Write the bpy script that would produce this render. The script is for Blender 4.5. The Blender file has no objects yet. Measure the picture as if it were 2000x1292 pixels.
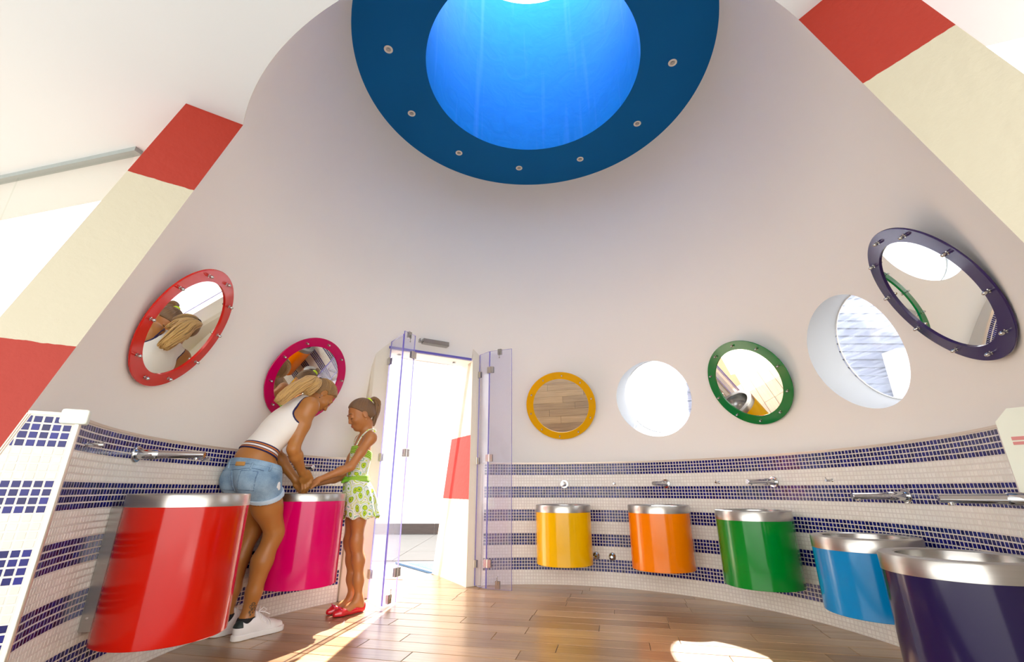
import bpy, bmesh, math, random
from mathutils import Vector, Matrix
import numpy as np

random.seed(7)
R = math.radians
SC = bpy.context.scene
COL = SC.collection

# ------------------------------------------------------------------ camera
cam_d = bpy.data.cameras.new('camera')
cam_d.sensor_width = 36.0
cam_d.lens = 881.0 / 2000.0 * 36.0
cam_d.clip_start = 0.02
cam = bpy.data.objects.new('camera', cam_d)
cam.location = (0.0, 0.0, 0.833)
cam.rotation_euler = (R(90 + 19.365), 0, 0)
COL.objects.link(cam)
SC.camera = cam

# ------------------------------------------------------------------ sky
W = bpy.data.worlds.new('sky')
SC.world = W
W.use_nodes = True
wn = W.node_tree.nodes
bg = wn['Background']
bg.inputs['Color'].default_value = (1.0, 0.98, 0.955, 1)
bg.inputs['Strength'].default_value = 2.0

# ------------------------------------------------------------------ sun
SUN_EL = R(41.9)
to_sun = Vector((0.176 * math.cos(SUN_EL), 0.984 * math.cos(SUN_EL), math.sin(SUN_EL))).normalized()
sd = bpy.data.lights.new('sun', 'SUN')
sd.energy = 15.0
sd.angle = R(0.55)
sd.color = (1.0, 0.97, 0.92)
sun = bpy.data.objects.new('sun', sd)
sun.rotation_euler = (-to_sun).to_track_quat('-Z', 'Y').to_euler()
sun.location = (1, 8, 8)
COL.objects.link(sun)

# ------------------------------------------------------------------ exposure
vs = SC.view_settings
vs.view_transform = 'Standard'
vs.look = 'None'
vs.gamma = 1.0
vs.use_curve_mapping = False
vs.exposure = 1.38
SC.cycles.use_denoising = True
SC.cycles.max_bounces = 12
SC.cycles.diffuse_bounces = 8
SC.cycles.transparent_max_bounces = 24
SC.cycles.sample_clamp_indirect = 8.0

# ------------------------------------------------------------------ shared measures (metres)
CX, CY, RD = 0.158, 2.714, 2.035        # tiled dado: vertical cylinder
AX, AY, ZR = 0.166, 2.80, 4.042         # cone axis, height of the blue ring
ZC = 2.545                              # flat ceiling of the hall
THICK = 0.235
AZL, AZR = -124.3, 148.9                # the two cut ends of the cone
PITCH = 0.02647                         # mosaic pitch
ZTOP = 42 * PITCH - 0.036               # top of the mosaic
DOOR_AZ = R(-30)
DL = Vector((math.cos(DOOR_AZ), -math.sin(DOOR_AZ), 0))   # door lateral
DA = Vector((math.sin(DOOR_AZ), math.cos(DOOR_AZ), 0))    # door axial (outwards)


def rcone(z):
    return 1.410 + 0.272 * (ZR - z)


def P(az, r, z):                        # about the dado axis
    a = R(az)
    return Vector((CX + r * math.sin(a), CY + r * math.cos(a), z))


def Q(az, r, z):                        # about the cone axis
    a = R(az)
    return Vector((AX + r * math.sin(a), AY + r * math.cos(a), z))


def DP(lat, ax, z):                     # door frame coordinates
    return Vector((CX, CY, 0)) + DL * lat + DA * ax + Vector((0, 0, z))


# ------------------------------------------------------------------ materials
MATS = {}


def newmat(name):
    m = bpy.data.materials.new(name)
    m.use_nodes = True
    nt = m.node_tree
    return m, nt, nt.nodes, nt.links, nt.nodes['Principled BSDF']


def setp(b, **kw):
    for k, v in kw.items():
        k = k.replace('_', ' ')
        if k in b.inputs:
            b.inputs[k].default_value = v


def mat(name, col, rough=0.5, metal=0.0, var=0.0, vscale=6.0, bump=0.0, bscale=40.0, coat=0.0, spec=0.5, stretch=None, subsurf=0.0):
    m, nt, n, l, b = newmat(name)
    c = (*col, 1)
    b.inputs['Base Color'].default_value = c
    b.inputs['Roughness'].default_value = rough
    b.inputs['Metallic'].default_value = metal
    b.inputs['Specular IOR Level'].default_value = spec
    if coat:
        b.inputs['Coat Weight'].default_value = coat
        b.inputs['Coat Roughness'].default_value = 0.06
    if subsurf:
        b.inputs['Subsurface Weight'].default_value = subsurf
        b.inputs['Subsurface Radius'].default_value = (0.012, 0.005, 0.003)
        b.inputs['Subsurface Scale'].default_value = 1.0
    if var or bump:
        tc = n.new('ShaderNodeTexCoord')
        mp = n.new('ShaderNodeMapping')
        l.new(tc.outputs['Object'], mp.inputs['Vector'])
        if stretch:
            mp.inputs['Scale'].default_value = stretch
    if var:
        nz = n.new('ShaderNodeTexNoise')
        nz.inputs['Scale'].default_value = vscale
        nz.inputs['Detail'].default_value = 6
        l.new(mp.outputs['Vector'], nz.inputs['Vector'])
        mx = n.new('ShaderNodeMix')
        mx.data_type = 'RGBA'
        mx.inputs[6].default_value = (*[max(0, x * (1 - var)) for x in col], 1)
        mx.inputs[7].default_value = (*[min(1, x * (1 + var)) for x in col], 1)
        l.new(nz.outputs['Fac'], mx.inputs[0])
        l.new(mx.outputs[2], b.inputs['Base Color'])
    if bump:
        nz2 = n.new('ShaderNodeTexNoise')
        nz2.inputs['Scale'].default_value = bscale
        nz2.inputs['Detail'].default_value = 5
        l.new(mp.outputs['Vector'], nz2.inputs['Vector'])
        bp = n.new('ShaderNodeBump')
        bp.inputs['Strength'].default_value = bump
        bp.inputs['Distance'].default_value = 0.01
        l.new(nz2.outputs['Fac'], bp.inputs['Height'])
        l.new(bp.outputs['Normal'], b.inputs['Normal'])
    MATS[name] = m
    return m


def stripes(name, bounds, red, cream):
    """painted bands: red between the z limits in bounds, cream elsewhere"""
    m, nt, n, l, b = newmat(name)
    b.inputs['Roughness'].default_value = 0.6
    g = n.new('ShaderNodeNewGeometry')
    s = n.new('ShaderNodeSeparateXYZ')
    l.new(g.outputs['Position'], s.inputs[0])
    nzw = n.new('ShaderNodeTexNoise')
    nzw.inputs['Scale'].default_value = 30
    l.new(g.outputs['Position'], nzw.inputs['Vector'])
    wob = n.new('ShaderNodeMath'); wob.operation = 'MULTIPLY_ADD'
    wob.inputs[1].default_value = 0.008
    l.new(nzw.outputs['Fac'], wob.inputs[0])
    l.new(s.outputs['Z'], wob.inputs[2])
    acc = None
    for lo, hi in bounds:
        a = n.new('ShaderNodeMath'); a.operation = 'GREATER_THAN'; a.inputs[1].default_value = lo + 0.004
        c = n.new('ShaderNodeMath'); c.operation = 'LESS_THAN'; c.inputs[1].default_value = hi + 0.004
        l.new(wob.outputs[0], a.inputs[0]); l.new(wob.outputs[0], c.inputs[0])
        mu = n.new('ShaderNodeMath'); mu.operation = 'MULTIPLY'
        l.new(a.outputs[0], mu.inputs[0]); l.new(c.outputs[0], mu.inputs[1])
        if acc is None:
            acc = mu
        else:
            ad = n.new('ShaderNodeMath'); ad.operation = 'ADD'
            l.new(acc.outputs[0], ad.inputs[0]); l.new(mu.outputs[0], ad.inputs[1])
            acc = ad
    mx = n.new('ShaderNodeMix'); mx.data_type = 'RGBA'
    mx.inputs[6].default_value = (*cream, 1)
    mx.inputs[7].default_value = (*red, 1)
    l.new(acc.outputs[0], mx.inputs[0])
    l.new(mx.outputs[2], b.inputs['Base Color'])
    nz2 = n.new('ShaderNodeTexNoise'); nz2.inputs['Scale'].default_value = 25; nz2.inputs['Detail'].default_value = 4
    l.new(g.outputs['Position'], nz2.inputs['Vector'])
    bp = n.new('ShaderNodeBump'); bp.inputs['Strength'].default_value = 0.25; bp.inputs['Distance'].default_value = 0.012
    l.new(nz2.outputs['Fac'], bp.inputs['Height']); l.new(bp.outputs['Normal'], b.inputs['Normal'])
    MATS[name] = m
    return m


def tilemat(name, lo, hi, rough):
    """glazed mosaic: every tile (island or object) takes its own shade"""
    m, nt, n, l, b = newmat(name)
    b.inputs['Roughness'].default_value = rough
    b.inputs['Specular IOR Level'].default_value = 0.32
    g = n.new('ShaderNodeNewGeometry'); oi = n.new('ShaderNodeObjectInfo')
    ad = n.new('ShaderNodeMath'); ad.operation = 'ADD'
    l.new(g.outputs['Random Per Island'], ad.inputs[0]); l.new(oi.outputs['Random'], ad.inputs[1])
    fr = n.new('ShaderNodeMath'); fr.operation = 'FRACT'
    l.new(ad.outputs[0], fr.inputs[0])
    mx = n.new('ShaderNodeMix'); mx.data_type = 'RGBA'
    mx.inputs[6].default_value = (*lo, 1); mx.inputs[7].default_value = (*hi, 1)
    l.new(fr.outputs[0], mx.inputs[0]); l.new(mx.outputs[2], b.inputs['Base Color'])
    MATS[name] = m
    return m


def plankmat(name, lo, hi, rough, axis_rot, coat=0.0, scale=(1.2, 22, 1)):
    m, nt, n, l, b = newmat(name)
    b.inputs['Roughness'].default_value = rough
    b.inputs['Coat Weight'].default_value = coat
    b.inputs['Coat Roughness'].default_value = 0.22
    g = n.new('ShaderNodeNewGeometry'); oi = n.new('ShaderNodeObjectInfo')
    mp = n.new('ShaderNodeMapping'); mp.vector_type = 'POINT'
    mp.inputs['Rotation'].default_value = (0, 0, -axis_rot)
    l.new(g.outputs['Position'], mp.inputs['Vector'])
    mp2 = n.new('ShaderNodeMapping'); mp2.inputs['Scale'].default_value = scale
    l.new(mp.outputs['Vector'], mp2.inputs['Vector'])
    off = n.new('ShaderNodeVectorMath'); off.operation = 'ADD'
    sc = n.new('ShaderNodeMath'); sc.operation = 'MULTIPLY'; sc.inputs[1].default_value = 37.0
    l.new(oi.outputs['Random'], sc.inputs[0])
    l.new(mp2.outputs['Vector'], off.inputs[0]); l.new(sc.outputs[0], off.inputs[1])
    nz = n.new('ShaderNodeTexNoise'); nz.inputs['Scale'].default_value = 2.2; nz.inputs['Detail'].default_value = 8; nz.inputs['Roughness'].default_value = 0.62
    l.new(off.outputs[0], nz.inputs['Vector'])
    big = n.new('ShaderNodeTexNoise'); big.inputs['Scale'].default_value = 1.6; big.inputs['Detail'].default_value = 3
    l.new(g.outputs['Position'], big.inputs['Vector'])
    s1 = n.new('ShaderNodeMath'); s1.operation = 'MULTIPLY_ADD'; s1.inputs[1].default_value = 0.45
    l.new(oi.outputs['Random'], s1.inputs[0]); l.new(nz.outputs['Fac'], s1.inputs[2])
    s2 = n.new('ShaderNodeMath'); s2.operation = 'MULTIPLY_ADD'; s2.inputs[1].default_value = 0.5; 
    l.new(big.outputs['Fac'], s2.inputs[0]); l.new(s1.outputs[0], s2.inputs[2])
    mr = n.new('ShaderNodeMapRange'); mr.inputs[1].default_value = 0.55; mr.inputs[2].default_value = 1.35
    l.new(s2.outputs[0], mr.inputs[0])
    mx = n.new('ShaderNodeMix'); mx.data_type = 'RGBA'
    mx.inputs[6].default_value = (*lo, 1); mx.inputs[7].default_value = (*hi, 1)
    l.new(mr.outputs[0], mx.inputs[0]); l.new(mx.outputs[2], b.inputs['Base Color'])
    bp = n.new('ShaderNodeBump'); bp.inputs['Strength'].default_value = 0.08; bp.inputs['Distance'].default_value = 0.004
    l.new(nz.outputs['Fac'], bp.inputs['Height']); l.new(bp.outputs['Normal'], b.inputs['Normal'])
    MATS[name] = m
    return m


def glassmat(name, tint, haze=0.0, hazecol=(0.9, 0.93, 1.0), refl=0.08, scratch=False):
    """clear acrylic sheet: mostly transparent, a little gloss, optional dusty haze"""
    m = bpy.data.materials.new(name); m.use_nodes = True
    nt = m.node_tree; n = nt.nodes; l = nt.links
    n.clear()
    out = n.new('ShaderNodeOutputMaterial')
    tr = n.new('ShaderNodeBsdfTransparent'); tr.inputs[0].default_value = (*tint, 1)
    gl = n.new('ShaderNodeBsdfGlossy'); gl.inputs['Roughness'].default_value = 0.02
    fr = n.new('ShaderNodeLayerWeight'); fr.inputs[0].default_value = 0.5
    pw = n.new('ShaderNodeMath'); pw.operation = 'POWER'; pw.inputs[1].default_value = 5.0
    l.new(fr.outputs['Facing'], pw.inputs[0])
    ma = n.new('ShaderNodeMath'); ma.operation = 'MULTIPLY_ADD'; ma.inputs[1].default_value = 0.6; ma.inputs[2].default_value = refl * 0.5
    l.new(pw.outputs[0], ma.inputs[0])
    mx = n.new('ShaderNodeMixShader')
    l.new(ma.outputs[0], mx.inputs[0]); l.new(tr.outputs[0], mx.inputs[1]); l.new(gl.outputs[0], mx.inputs[2])
    last = mx
    if haze:
        df = n.new('ShaderNodeBsdfDiffuse'); df.inputs[0].default_value = (*hazecol, 1)
        tl = n.new('ShaderNodeBsdfTranslucent'); tl.inputs[0].default_value = (*hazecol, 1)
        md = n.new('ShaderNodeMixShader'); md.inputs[0].default_value = 0.5
        l.new(df.outputs[0], md.inputs[1]); l.new(tl.outputs[0], md.inputs[2])
        m2 = n.new('ShaderNodeMixShader'); m2.inputs[0].default_value = haze
        if scratch:
            g = n.new('ShaderNodeNewGeometry')
            mp = n.new('ShaderNodeMapping'); mp.inputs['Scale'].default_value = (3, 3, 40); mp.inputs['Rotation'].default_value = (0.4, 0.1, 0)
            l.new(g.outputs['Position'], mp.inputs[0])
            nz = n.new('ShaderNodeTexNoise'); nz.inputs['Scale'].default_value = 2.0; nz.inputs['Detail'].default_value = 7
            l.new(mp.outputs[0], nz.inputs[0])
            mr = n.new('ShaderNodeMapRange'); mr.inputs[1].default_value = 0.4; mr.inputs[2].default_value = 0.75
            mr.inputs[3].default_value = haze * 0.6; mr.inputs[4].default_value = min(1, haze * 2)
            l.new(nz.outputs[0], mr.inputs[0]); l.new(mr.outputs[0], m2.inputs[0])
        l.new(last.outputs[0], m2.inputs[1]); l.new(md.outputs[0], m2.inputs[2])
        last = m2
    l.new(last.outputs[0], out.inputs[0])
    MATS[name] = m
    return m


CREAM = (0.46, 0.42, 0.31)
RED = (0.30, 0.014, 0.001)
mat('plaster', (0.835, 0.795, 0.73), 0.75, var=0.025, vscale=1.2, bump=0.10, bscale=14)
mat('ceiling_white', (0.63, 0.665, 0.685), 0.8, var=0.02, vscale=1.0, bump=0.05, bscale=20)
mat('jamb_paint', (0.76, 0.69, 0.55), 0.6, bump=0.1, bscale=25)
mat('cream_paint', CREAM, 0.6, var=0.05, vscale=3, bump=0.2, bscale=25)
mat('white_paint', (0.86, 0.85, 0.82), 0.6, bump=0.06, bscale=20)
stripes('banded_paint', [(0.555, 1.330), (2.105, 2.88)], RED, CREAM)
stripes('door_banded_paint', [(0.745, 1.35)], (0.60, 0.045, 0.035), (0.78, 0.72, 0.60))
mat('blue_paint', (0.0, 0.115, 0.35), 0.7, var=0.08, vscale=2, bump=0.05, spec=0.15)
tilemat('blue_tile', (0.003, 0.002, 0.060), (0.007, 0.008, 0.16), 0.15)
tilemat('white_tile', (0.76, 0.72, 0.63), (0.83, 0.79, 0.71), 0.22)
tilemat('dimmed_white_tile', (0.56, 0.535, 0.455), (0.62, 0.59, 0.51), 0.22)  # same white tile, colour darkened against the strong hall light on the pier
mat('grout', (0.66, 0.60, 0.53), 0.85)
plankmat('floor_plank', (0.20, 0.098, 0.036), (0.53, 0.325, 0.155), 0.32, R(-12.3), coat=0.6)
mat('hall_bounce_floor', (0.40, 0.395, 0.38), 0.4)  # unseen hall floor, made pale grey to bounce neutral light upward
mat('floor_joint', (0.10, 0.06, 0.03), 0.9)
plankmat('deck_plank', (0.06, 0.026, 0.016), (0.12, 0.058, 0.038), 0.6, R(-12.3))
mat('paving_stone', (0.17, 0.168, 0.162), 0.8, var=0.08, vscale=3)
mat('bounce_ground', (0.25, 0.25, 0.25), 0.8, var=0.08, vscale=3)  # unseen ground round the building, added to bounce sunlight inside
mat('dark_stone', (0.045, 0.033, 0.03), 0.5, var=0.35, vscale=8, stretch=(1, 1, 6))
mat('pool_wall', (0.06, 0.13, 0.24), 0.5, var=0.2, vscale=14)
mat('pool_water', (0.006, 0.075, 0.24), 0.4, var=0.5, vscale=10, bump=0.3, bscale=12, spec=0.1)
mat('steel', (0.44, 0.425, 0.40), 0.26, 1.0, var=0.06, vscale=3)
mat('brushed_steel', (0.47, 0.455, 0.425), 0.30, 1.0, var=0.08, vscale=4, stretch=(1, 1, 40))
mat('reveal_paint', (0.44, 0.44, 0.425), 0.7)
mat('chrome', (0.62, 0.62, 0.62), 0.06, 1.0)
mat('bolt_steel', (0.55, 0.52, 0.48), 0.2, 1.0)
mat('mirror_glass', (0.90, 0.92, 0.88), 0.0, 1.0)
mat('black', (0.012, 0.012, 0.014), 0.5)
mat('lamp_white', (0.75, 0.70, 0.62), 0.4)
mat('cap_plastic', (0.72, 0.76, 0.66), 0.35, subsurf=0.2)
mat('trim_metal', (0.72, 0.66, 0.56), 0.3, 0.8)
mat('ledge_trim', (0.62, 0.52, 0.42), 0.35, 0.3)
mat('pale_board', (0.78, 0.80, 0.66), 0.5)
mat('pink_stripe', (0.65, 0.22, 0.2), 0.5)
mat('rail_metal', (0.27, 0.30, 0.29), 0.5)
mat('pale_grey', (0.60, 0.64, 0.63), 0.6)
mat('pale_green', (0.62, 0.74, 0.70), 0.3)
mat('slat_grey', (0.115, 0.13, 0.175), 0.7, var=0.1)
glassmat('clear_acrylic', (0.95, 0.95, 1.0), haze=0.09, hazecol=(0.85, 0.88, 1.0))
glassmat('clear_glass', (0.97, 0.99, 0.98))
glassmat('scratched_acrylic', (0.93, 0.95, 1.0), haze=0.16, hazecol=(0.80, 0.87, 1.0), scratch=True)
m, nt, n, l, b = newmat('acrylic_edge')
setp(b, Base_Color=(0.20, 0.17, 0.62, 1), Roughness=0.25, Transmission_Weight=0.35, Alpha=1.0)
MATS['acrylic_edge'] = m


def enamel(name, col):
    return mat(name, col, 0.13, coat=0.08, var=0.03, vscale=3, spec=0.36)


ENAMEL = {'red': (0.44, 0.005, 0.0), 'pink': (0.60, 0.0, 0.105), 'yellow': (0.74, 0.40, 0.0), 'orange': (0.80, 0.19, 0.0),
          'green': (0.0, 0.19, 0.015), 'blue': (0.0, 0.19, 0.46), 'purple': (0.012, 0.006, 0.045)}
for k, c in ENAMEL.items():
    enamel('enamel_' + k, c)
FRAME = {'red': (0.58, 0.012, 0.006), 'pink': (0.50, 0.0, 0.085), 'yellow': (0.72, 0.36, 0.0), 'green': (0.0, 0.17, 0.03), 'purple': (0.03, 0.015, 0.09)}
for k, c in FRAME.items():
    enamel('frame_' + k, c)


# ------------------------------------------------------------------ mesh builder
class G:
    def __init__(self):
        self.v = []; self.f = []; self.m = []; self.s = []

    def add(self, vs, fs, mi=0, smooth=False):
        o = len(self.v)
        self.v += [tuple(p) for p in vs]
        for f in fs:
            self.f.append(tuple(i + o for i in f)); self.m.append(mi); self.s.append(smooth)
        return self

    def box(self, lo, hi, mi=0, M=None):
        x0, y0, z0 = lo; x1, y1, z1 = hi
        vs = [Vector(p) for p in ((x0, y0, z0), (x1, y0, z0), (x1, y1, z0), (x0, y1, z0), (x0, y0, z1), (x1, y0, z1), (x1, y1, z1), (x0, y1, z1))]
        if M is not None:
            vs = [M @ p for p in vs]
        return self.add(vs, [(3, 2, 1, 0), (4, 5, 6, 7), (0, 1, 5, 4), (1, 2, 6, 5), (2, 3, 7, 6), (3, 0, 4, 7)], mi)

    def prism(self, poly, z0, z1, mi=0, M=None):
        n = len(poly)
        vs = [Vector((x, y, z0)) for x, y in poly] + [Vector((x, y, z1)) for x, y in poly]
        if M is not None:
            vs = [M @ p for p in vs]
        fs = [tuple(range(n - 1, -1, -1)), tuple(range(n, 2 * n))] + [(i, (i + 1) % n, n + (i + 1) % n, n + i) for i in range(n)]
        return self.add(vs, fs, mi)

    def lathe(self, prof, seg=48, mi=0, M=None, smooth=True, close=False, cap0=False, cap1=False, mis=None):
        vs = []
        for r, z in prof:
            for k in range(seg):
                a = 2 * math.pi * k / seg
                p = Vector((r * math.cos(a), r * math.sin(a), z))
                vs.append(M @ p if M is not None else p)
        o = len(self.v)
        self.v += [tuple(p) for p in vs]
        n = len(prof)
        for i in range(n - 1 + (1 if close else 0)):
            j = (i + 1) % n
            for k in range(seg):
                k2 = (k + 1) % seg
                self.f.append((o + i * seg + k, o + i * seg + k2, o + j * seg + k2, o + j * seg + k))
                self.m.append(mis[i] if mis else mi); self.s.append(smooth)
        if cap0:
            self.f.append(tuple(o + k for k in range(seg - 1, -1, -1))); self.m.append(mis[0] if mis else mi); self.s.append(False)
        if cap1:
            self.f.append(tuple(o + (n - 1) * seg + k for k in range(seg))); self.m.append(mis[-1] if mis else mi); self.s.append(False)
        return self

    def tube(self, pts, rad, seg=10, mi=0, smooth=True, caps=True):
        pts = [Vector(p) for p in pts]
        n = len(pts)
        if not hasattr(rad, '__len__'):
            rad = [rad] * n
        t0 = (pts[1] - pts[0]).normalized()
        up = Vector((0, 0, 1)) if abs(t0.z) < 0.9 else Vector((1, 0, 0))
        nrm = t0.cross(up).normalized()
        rings = []
        o = len(self.v)
        for i in range(n):
            t = (pts[min(i + 1, n - 1)] - pts[max(i - 1, 0)]).normalized()
            nrm = (nrm - t * nrm.dot(t)).normalized()
            b2 = t.cross(nrm)
            for k in range(seg):
                a = 2 * math.pi * k / seg
                self.v.append(tuple(pts[i] + (nrm * math.cos(a) + b2 * math.sin(a)) * rad[i]))
        for i in range(n - 1):
            for k in range(seg):
                k2 = (k + 1) % seg
                self.f.append((o + i * seg + k, o + i * seg + k2, o + (i + 1) * seg + k2, o + (i + 1) * seg + k)); self.m.append(mi); self.s.append(smooth)
        if caps:
            self.f.append(tuple(o + k for k in range(seg - 1, -1, -1))); self.m.append(mi); self.s.append(False)
            self.f.append(tuple(o + (n - 1) * seg + k for k in range(seg))); self.m.append(mi); self.s.append(False)
        return self

    def mesh(self, name, mats):
        me = bpy.data.meshes.new(name)
        me.from_pydata(self.v, [], self.f)
        for q in (mats if isinstance(mats, (list, tuple)) else [mats]):
            me.materials.append(MATS[q] if isinstance(q, str) else q)
        me.polygons.foreach_set('material_index', self.m)
        me.polygons.foreach_set('use_smooth', self.s)
        bm = bmesh.new(); bm.from_mesh(me)
        bmesh.ops.recalc_face_normals(bm, faces=bm.faces)
        bm.to_mesh(me); bm.free()
        if any(self.s):
            me.set_sharp_from_angle(angle=R(38))
        me.update()
        return me

    def obj(self, name, mats, parent=None, bevel=0.0):
        me = self.mesh(name, mats)
        return link(name, me, parent, bevel)


def link(name, me, parent=None, bevel=0.0):
    o = bpy.data.objects.new(name, me)
    COL.objects.link(o)
    if parent is not None:
        o.parent = parent
        o.matrix_parent_inverse = LOCAL.get(parent.name, Matrix.Identity(4)).inverted()
    if bevel:
        md = o.modifiers.new('edge', 'BEVEL'); md.width = bevel; md.segments = 2; md.limit_method = 'ANGLE'
    return o


LOCAL = {}


def thing(name, label, cat, loc=(0, 0, 0), group=None, kind=None):
    o = bpy.data.objects.new(name, None)
    o.empty_display_size = 0.1
    COL.objects.link(o)
    o.location = loc
    LOCAL[o.name] = Matrix.Translation(loc)
    tag(o, label, cat, group, kind)
    return o


def tag(o, label=None, cat=None, group=None, kind=None):
    if label: o['label'] = label
    if cat: o['category'] = cat
    if group: o['group'] = group
    if kind: o['kind'] = kind
    return o


def frame(origin, xdir, ydir):
    x = Vector(xdir).normalized(); y = Vector(ydir).normalized(); z = x.cross(y).normalized(); y = z.cross(x)
    return Matrix(((x.x, y.x, z.x, origin[0]), (x.y, y.y, z.y, origin[1]), (x.z, y.z, z.z, origin[2]), (0, 0, 0, 1)))


def axis_frame(origin, zdir):
    z = Vector(zdir).normalized()
    up = Vector((0, 0, 1)) if abs(z.z) < 0.95 else Vector((0, 1, 0))
    x = up.cross(z).normalized(); y = z.cross(x)
    return Matrix(((x.x, y.x, z.x, origin[0]), (x.y, y.y, z.y, origin[1]), (x.z, y.z, z.z, origin[2]), (0, 0, 0, 1)))

# ================================================================== SETTING
def kind(o, k='structure'):
    o['kind'] = k
    return o


def boolean(o, cutters):
    for c in cutters:
        md = o.modifiers.new('cut', 'BOOLEAN'); md.operation = 'DIFFERENCE'; md.solver = 'EXACT'; md.object = c
    bpy.context.view_layer.update()
    dg = bpy.context.evaluated_depsgraph_get()
    me = bpy.data.meshes.new_from_object(o.evaluated_get(dg))
    o.modifiers.clear()
    o.data = me
    for c in cutters:
        bpy.data.objects.remove(c)
    return o


# ---- cone shell -------------------------------------------------------------
def cone_shell():
    seg = 288
    zs = [-0.02 + i * (ZC + 0.02) / 16 for i in range(17)] + [ZC + (ZR + 0.06 - ZC) * i / 8 for i in range(1, 9)]
    g = G()
    prof = [(rcone(z), z) for z in zs] + [(rcone(z) + THICK, z) for z in reversed(zs)]
    g.lathe(prof, seg, 0, Matrix.Translation((AX, AY, 0)), close=True)
    o = g.obj('wall_back', ['plaster', 'banded_paint', 'cream_paint', 'door_banded_paint', 'reveal_paint'])
    cut = []
    # wedge of the hall opening
    g = G()
    n = 40
    a0, a1 = AZR, 360 + AZL
    poly = [(AX, AY)] + [tuple(Q(a0 + (a1 - a0) * i / n, 6, 0)[:2]) for i in range(n + 1)]
    g.prism([(p[0], p[1]) for p in poly], -0.5, ZC)
    cut.append(g.obj('cut', 'plaster'))
    # door
    g = G()
    pts = [DP(-0.46, 1.0, 0), DP(0.45, 1.0, 0), DP(0.45, 4, 0), DP(-0.46, 4, 0)]
    g.prism([(p.x, p.y) for p in pts], -0.5, 2.12)
    cut.append(g.obj('cut', 'plaster'))
    for az, z, r in WIN:
        c, nrm = window_axis(az, z)
        g = G()
        g.lathe([(r, -0.5), (r, 0.7)], 96, 0, axis_frame(c, -nrm), cap0=True, cap1=True)
        cut.append(g.obj('cut', 'plaster'))
    boolean(o, cut)
    me = o.data
    aL, aR = R(AZL), R(AZR)
    cut_n = [Vector((math.cos(a), -math.sin(a), 0)) for a in (aL, aR)]
    norms = {}
    for p in me.polygons:
        c = p.center; r = math.hypot(c.x - AX, c.y - AY); nn = p.normal
        rad = Vector((c.x - AX, c.y - AY, 0)).normalized()
        mi = 4; sm = False
        if abs(r - rcone(c.z)) < 0.012 and nn.dot(rad) < -0.5:
            mi = 0; sm = True
        elif abs(r - rcone(c.z) - THICK) < 0.012 and nn.dot(rad) > 0.5:
            mi = 1; sm = True
        elif nn.z < -0.9 and abs(c.z - ZC) < 0.01:
            mi = 2
        elif any(abs(nn.dot(q)) > 0.995 for q in cut_n) and c.y < 2.6:
            mi = 1
        elif abs(nn.dot(DL)) > 0.99 and c.z < 2.13 and c.y > 3.5:
            mi = 3
        else:
            for az, z, rr in WIN:
                if (c - Q(az, rcone(z), z)).length < 0.62:
                    sm = True
        p.material_index = mi
        p.use_smooth = sm
    # exact normals on the cone so the cut facets do not show
    k = 0.272; ln = math.sqrt(1 + k * k)
    loops = [Vector((0, 0, 0))] * len(me.loops)
    for p in me.polygons:
        for li in p.loop_indices:
            v = me.vertices[me.loops[li].vertex_index].co
            if p.material_index in (0, 1) and p.use_smooth:
                rad = Vector((v.x - AX, v.y - AY, 0)).normalized()
                q = (rad + Vector((0, 0, k))) / ln
                loops[li] = -q if p.material_index == 0 else q
            elif p.use_smooth:
                for az, z, rr in WIN:
                    c, nrm = window_axis(az, z)
                    if (v - c).length < 0.7:
                        d = v - c; d -= nrm * d.dot(nrm)
                        loops[li] = -d.normalized()
            else:
                loops[li] = p.normal.copy()
    me.normals_split_custom_set(loops)
    return kind(o)


WIN = [(37.0, 1.685, 0.372), (90.2, 1.677, 0.378)]


def window_axis(az, z):
    k = 0.272
    rad = Vector((math.sin(R(az)), math.cos(R(az)), 0))
    nrm = -(rad + Vector((0, 0, k))).normalized()          # pointing into the room
    return Q(az, rcone(z), z), nrm


wall_back = cone_shell()

# ---- portholes: pane + bead -------------------------------------------------
for i, (az, z, r) in enumerate(WIN):
    c, nrm = window_axis(az, z)
    w = kind(thing('window_%d' % (i + 1), None, None, c))
    g = G(); M = axis_frame(c - nrm * 0.214, -nrm)
    g.lathe([(r - 0.004, 0), (r - 0.004, 0.008)], 72, 0, M, cap0=True, cap1=True)
    g.obj('pane', 'scratched_acrylic', w)
    g = G(); g.lathe([(r - 0.007, -0.006), (r - 0.0005, -0.006), (r - 0.0005, -0.001), (r - 0.007, -0.001)], 72, 0, M, close=True)
    g.obj('bead', 'white_paint', w)

# ---- blue ring, shaft -------------------------------------------------------
g = G()
T = Matrix.Translation((AX, AY, 0))
g.lathe([(0.860, ZR), (1.40, ZR), (1.56, ZR - 0.002)], 160, 0, T, smooth=False)
kind(g.obj('ceiling_ring', 'blue_paint'))


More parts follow.
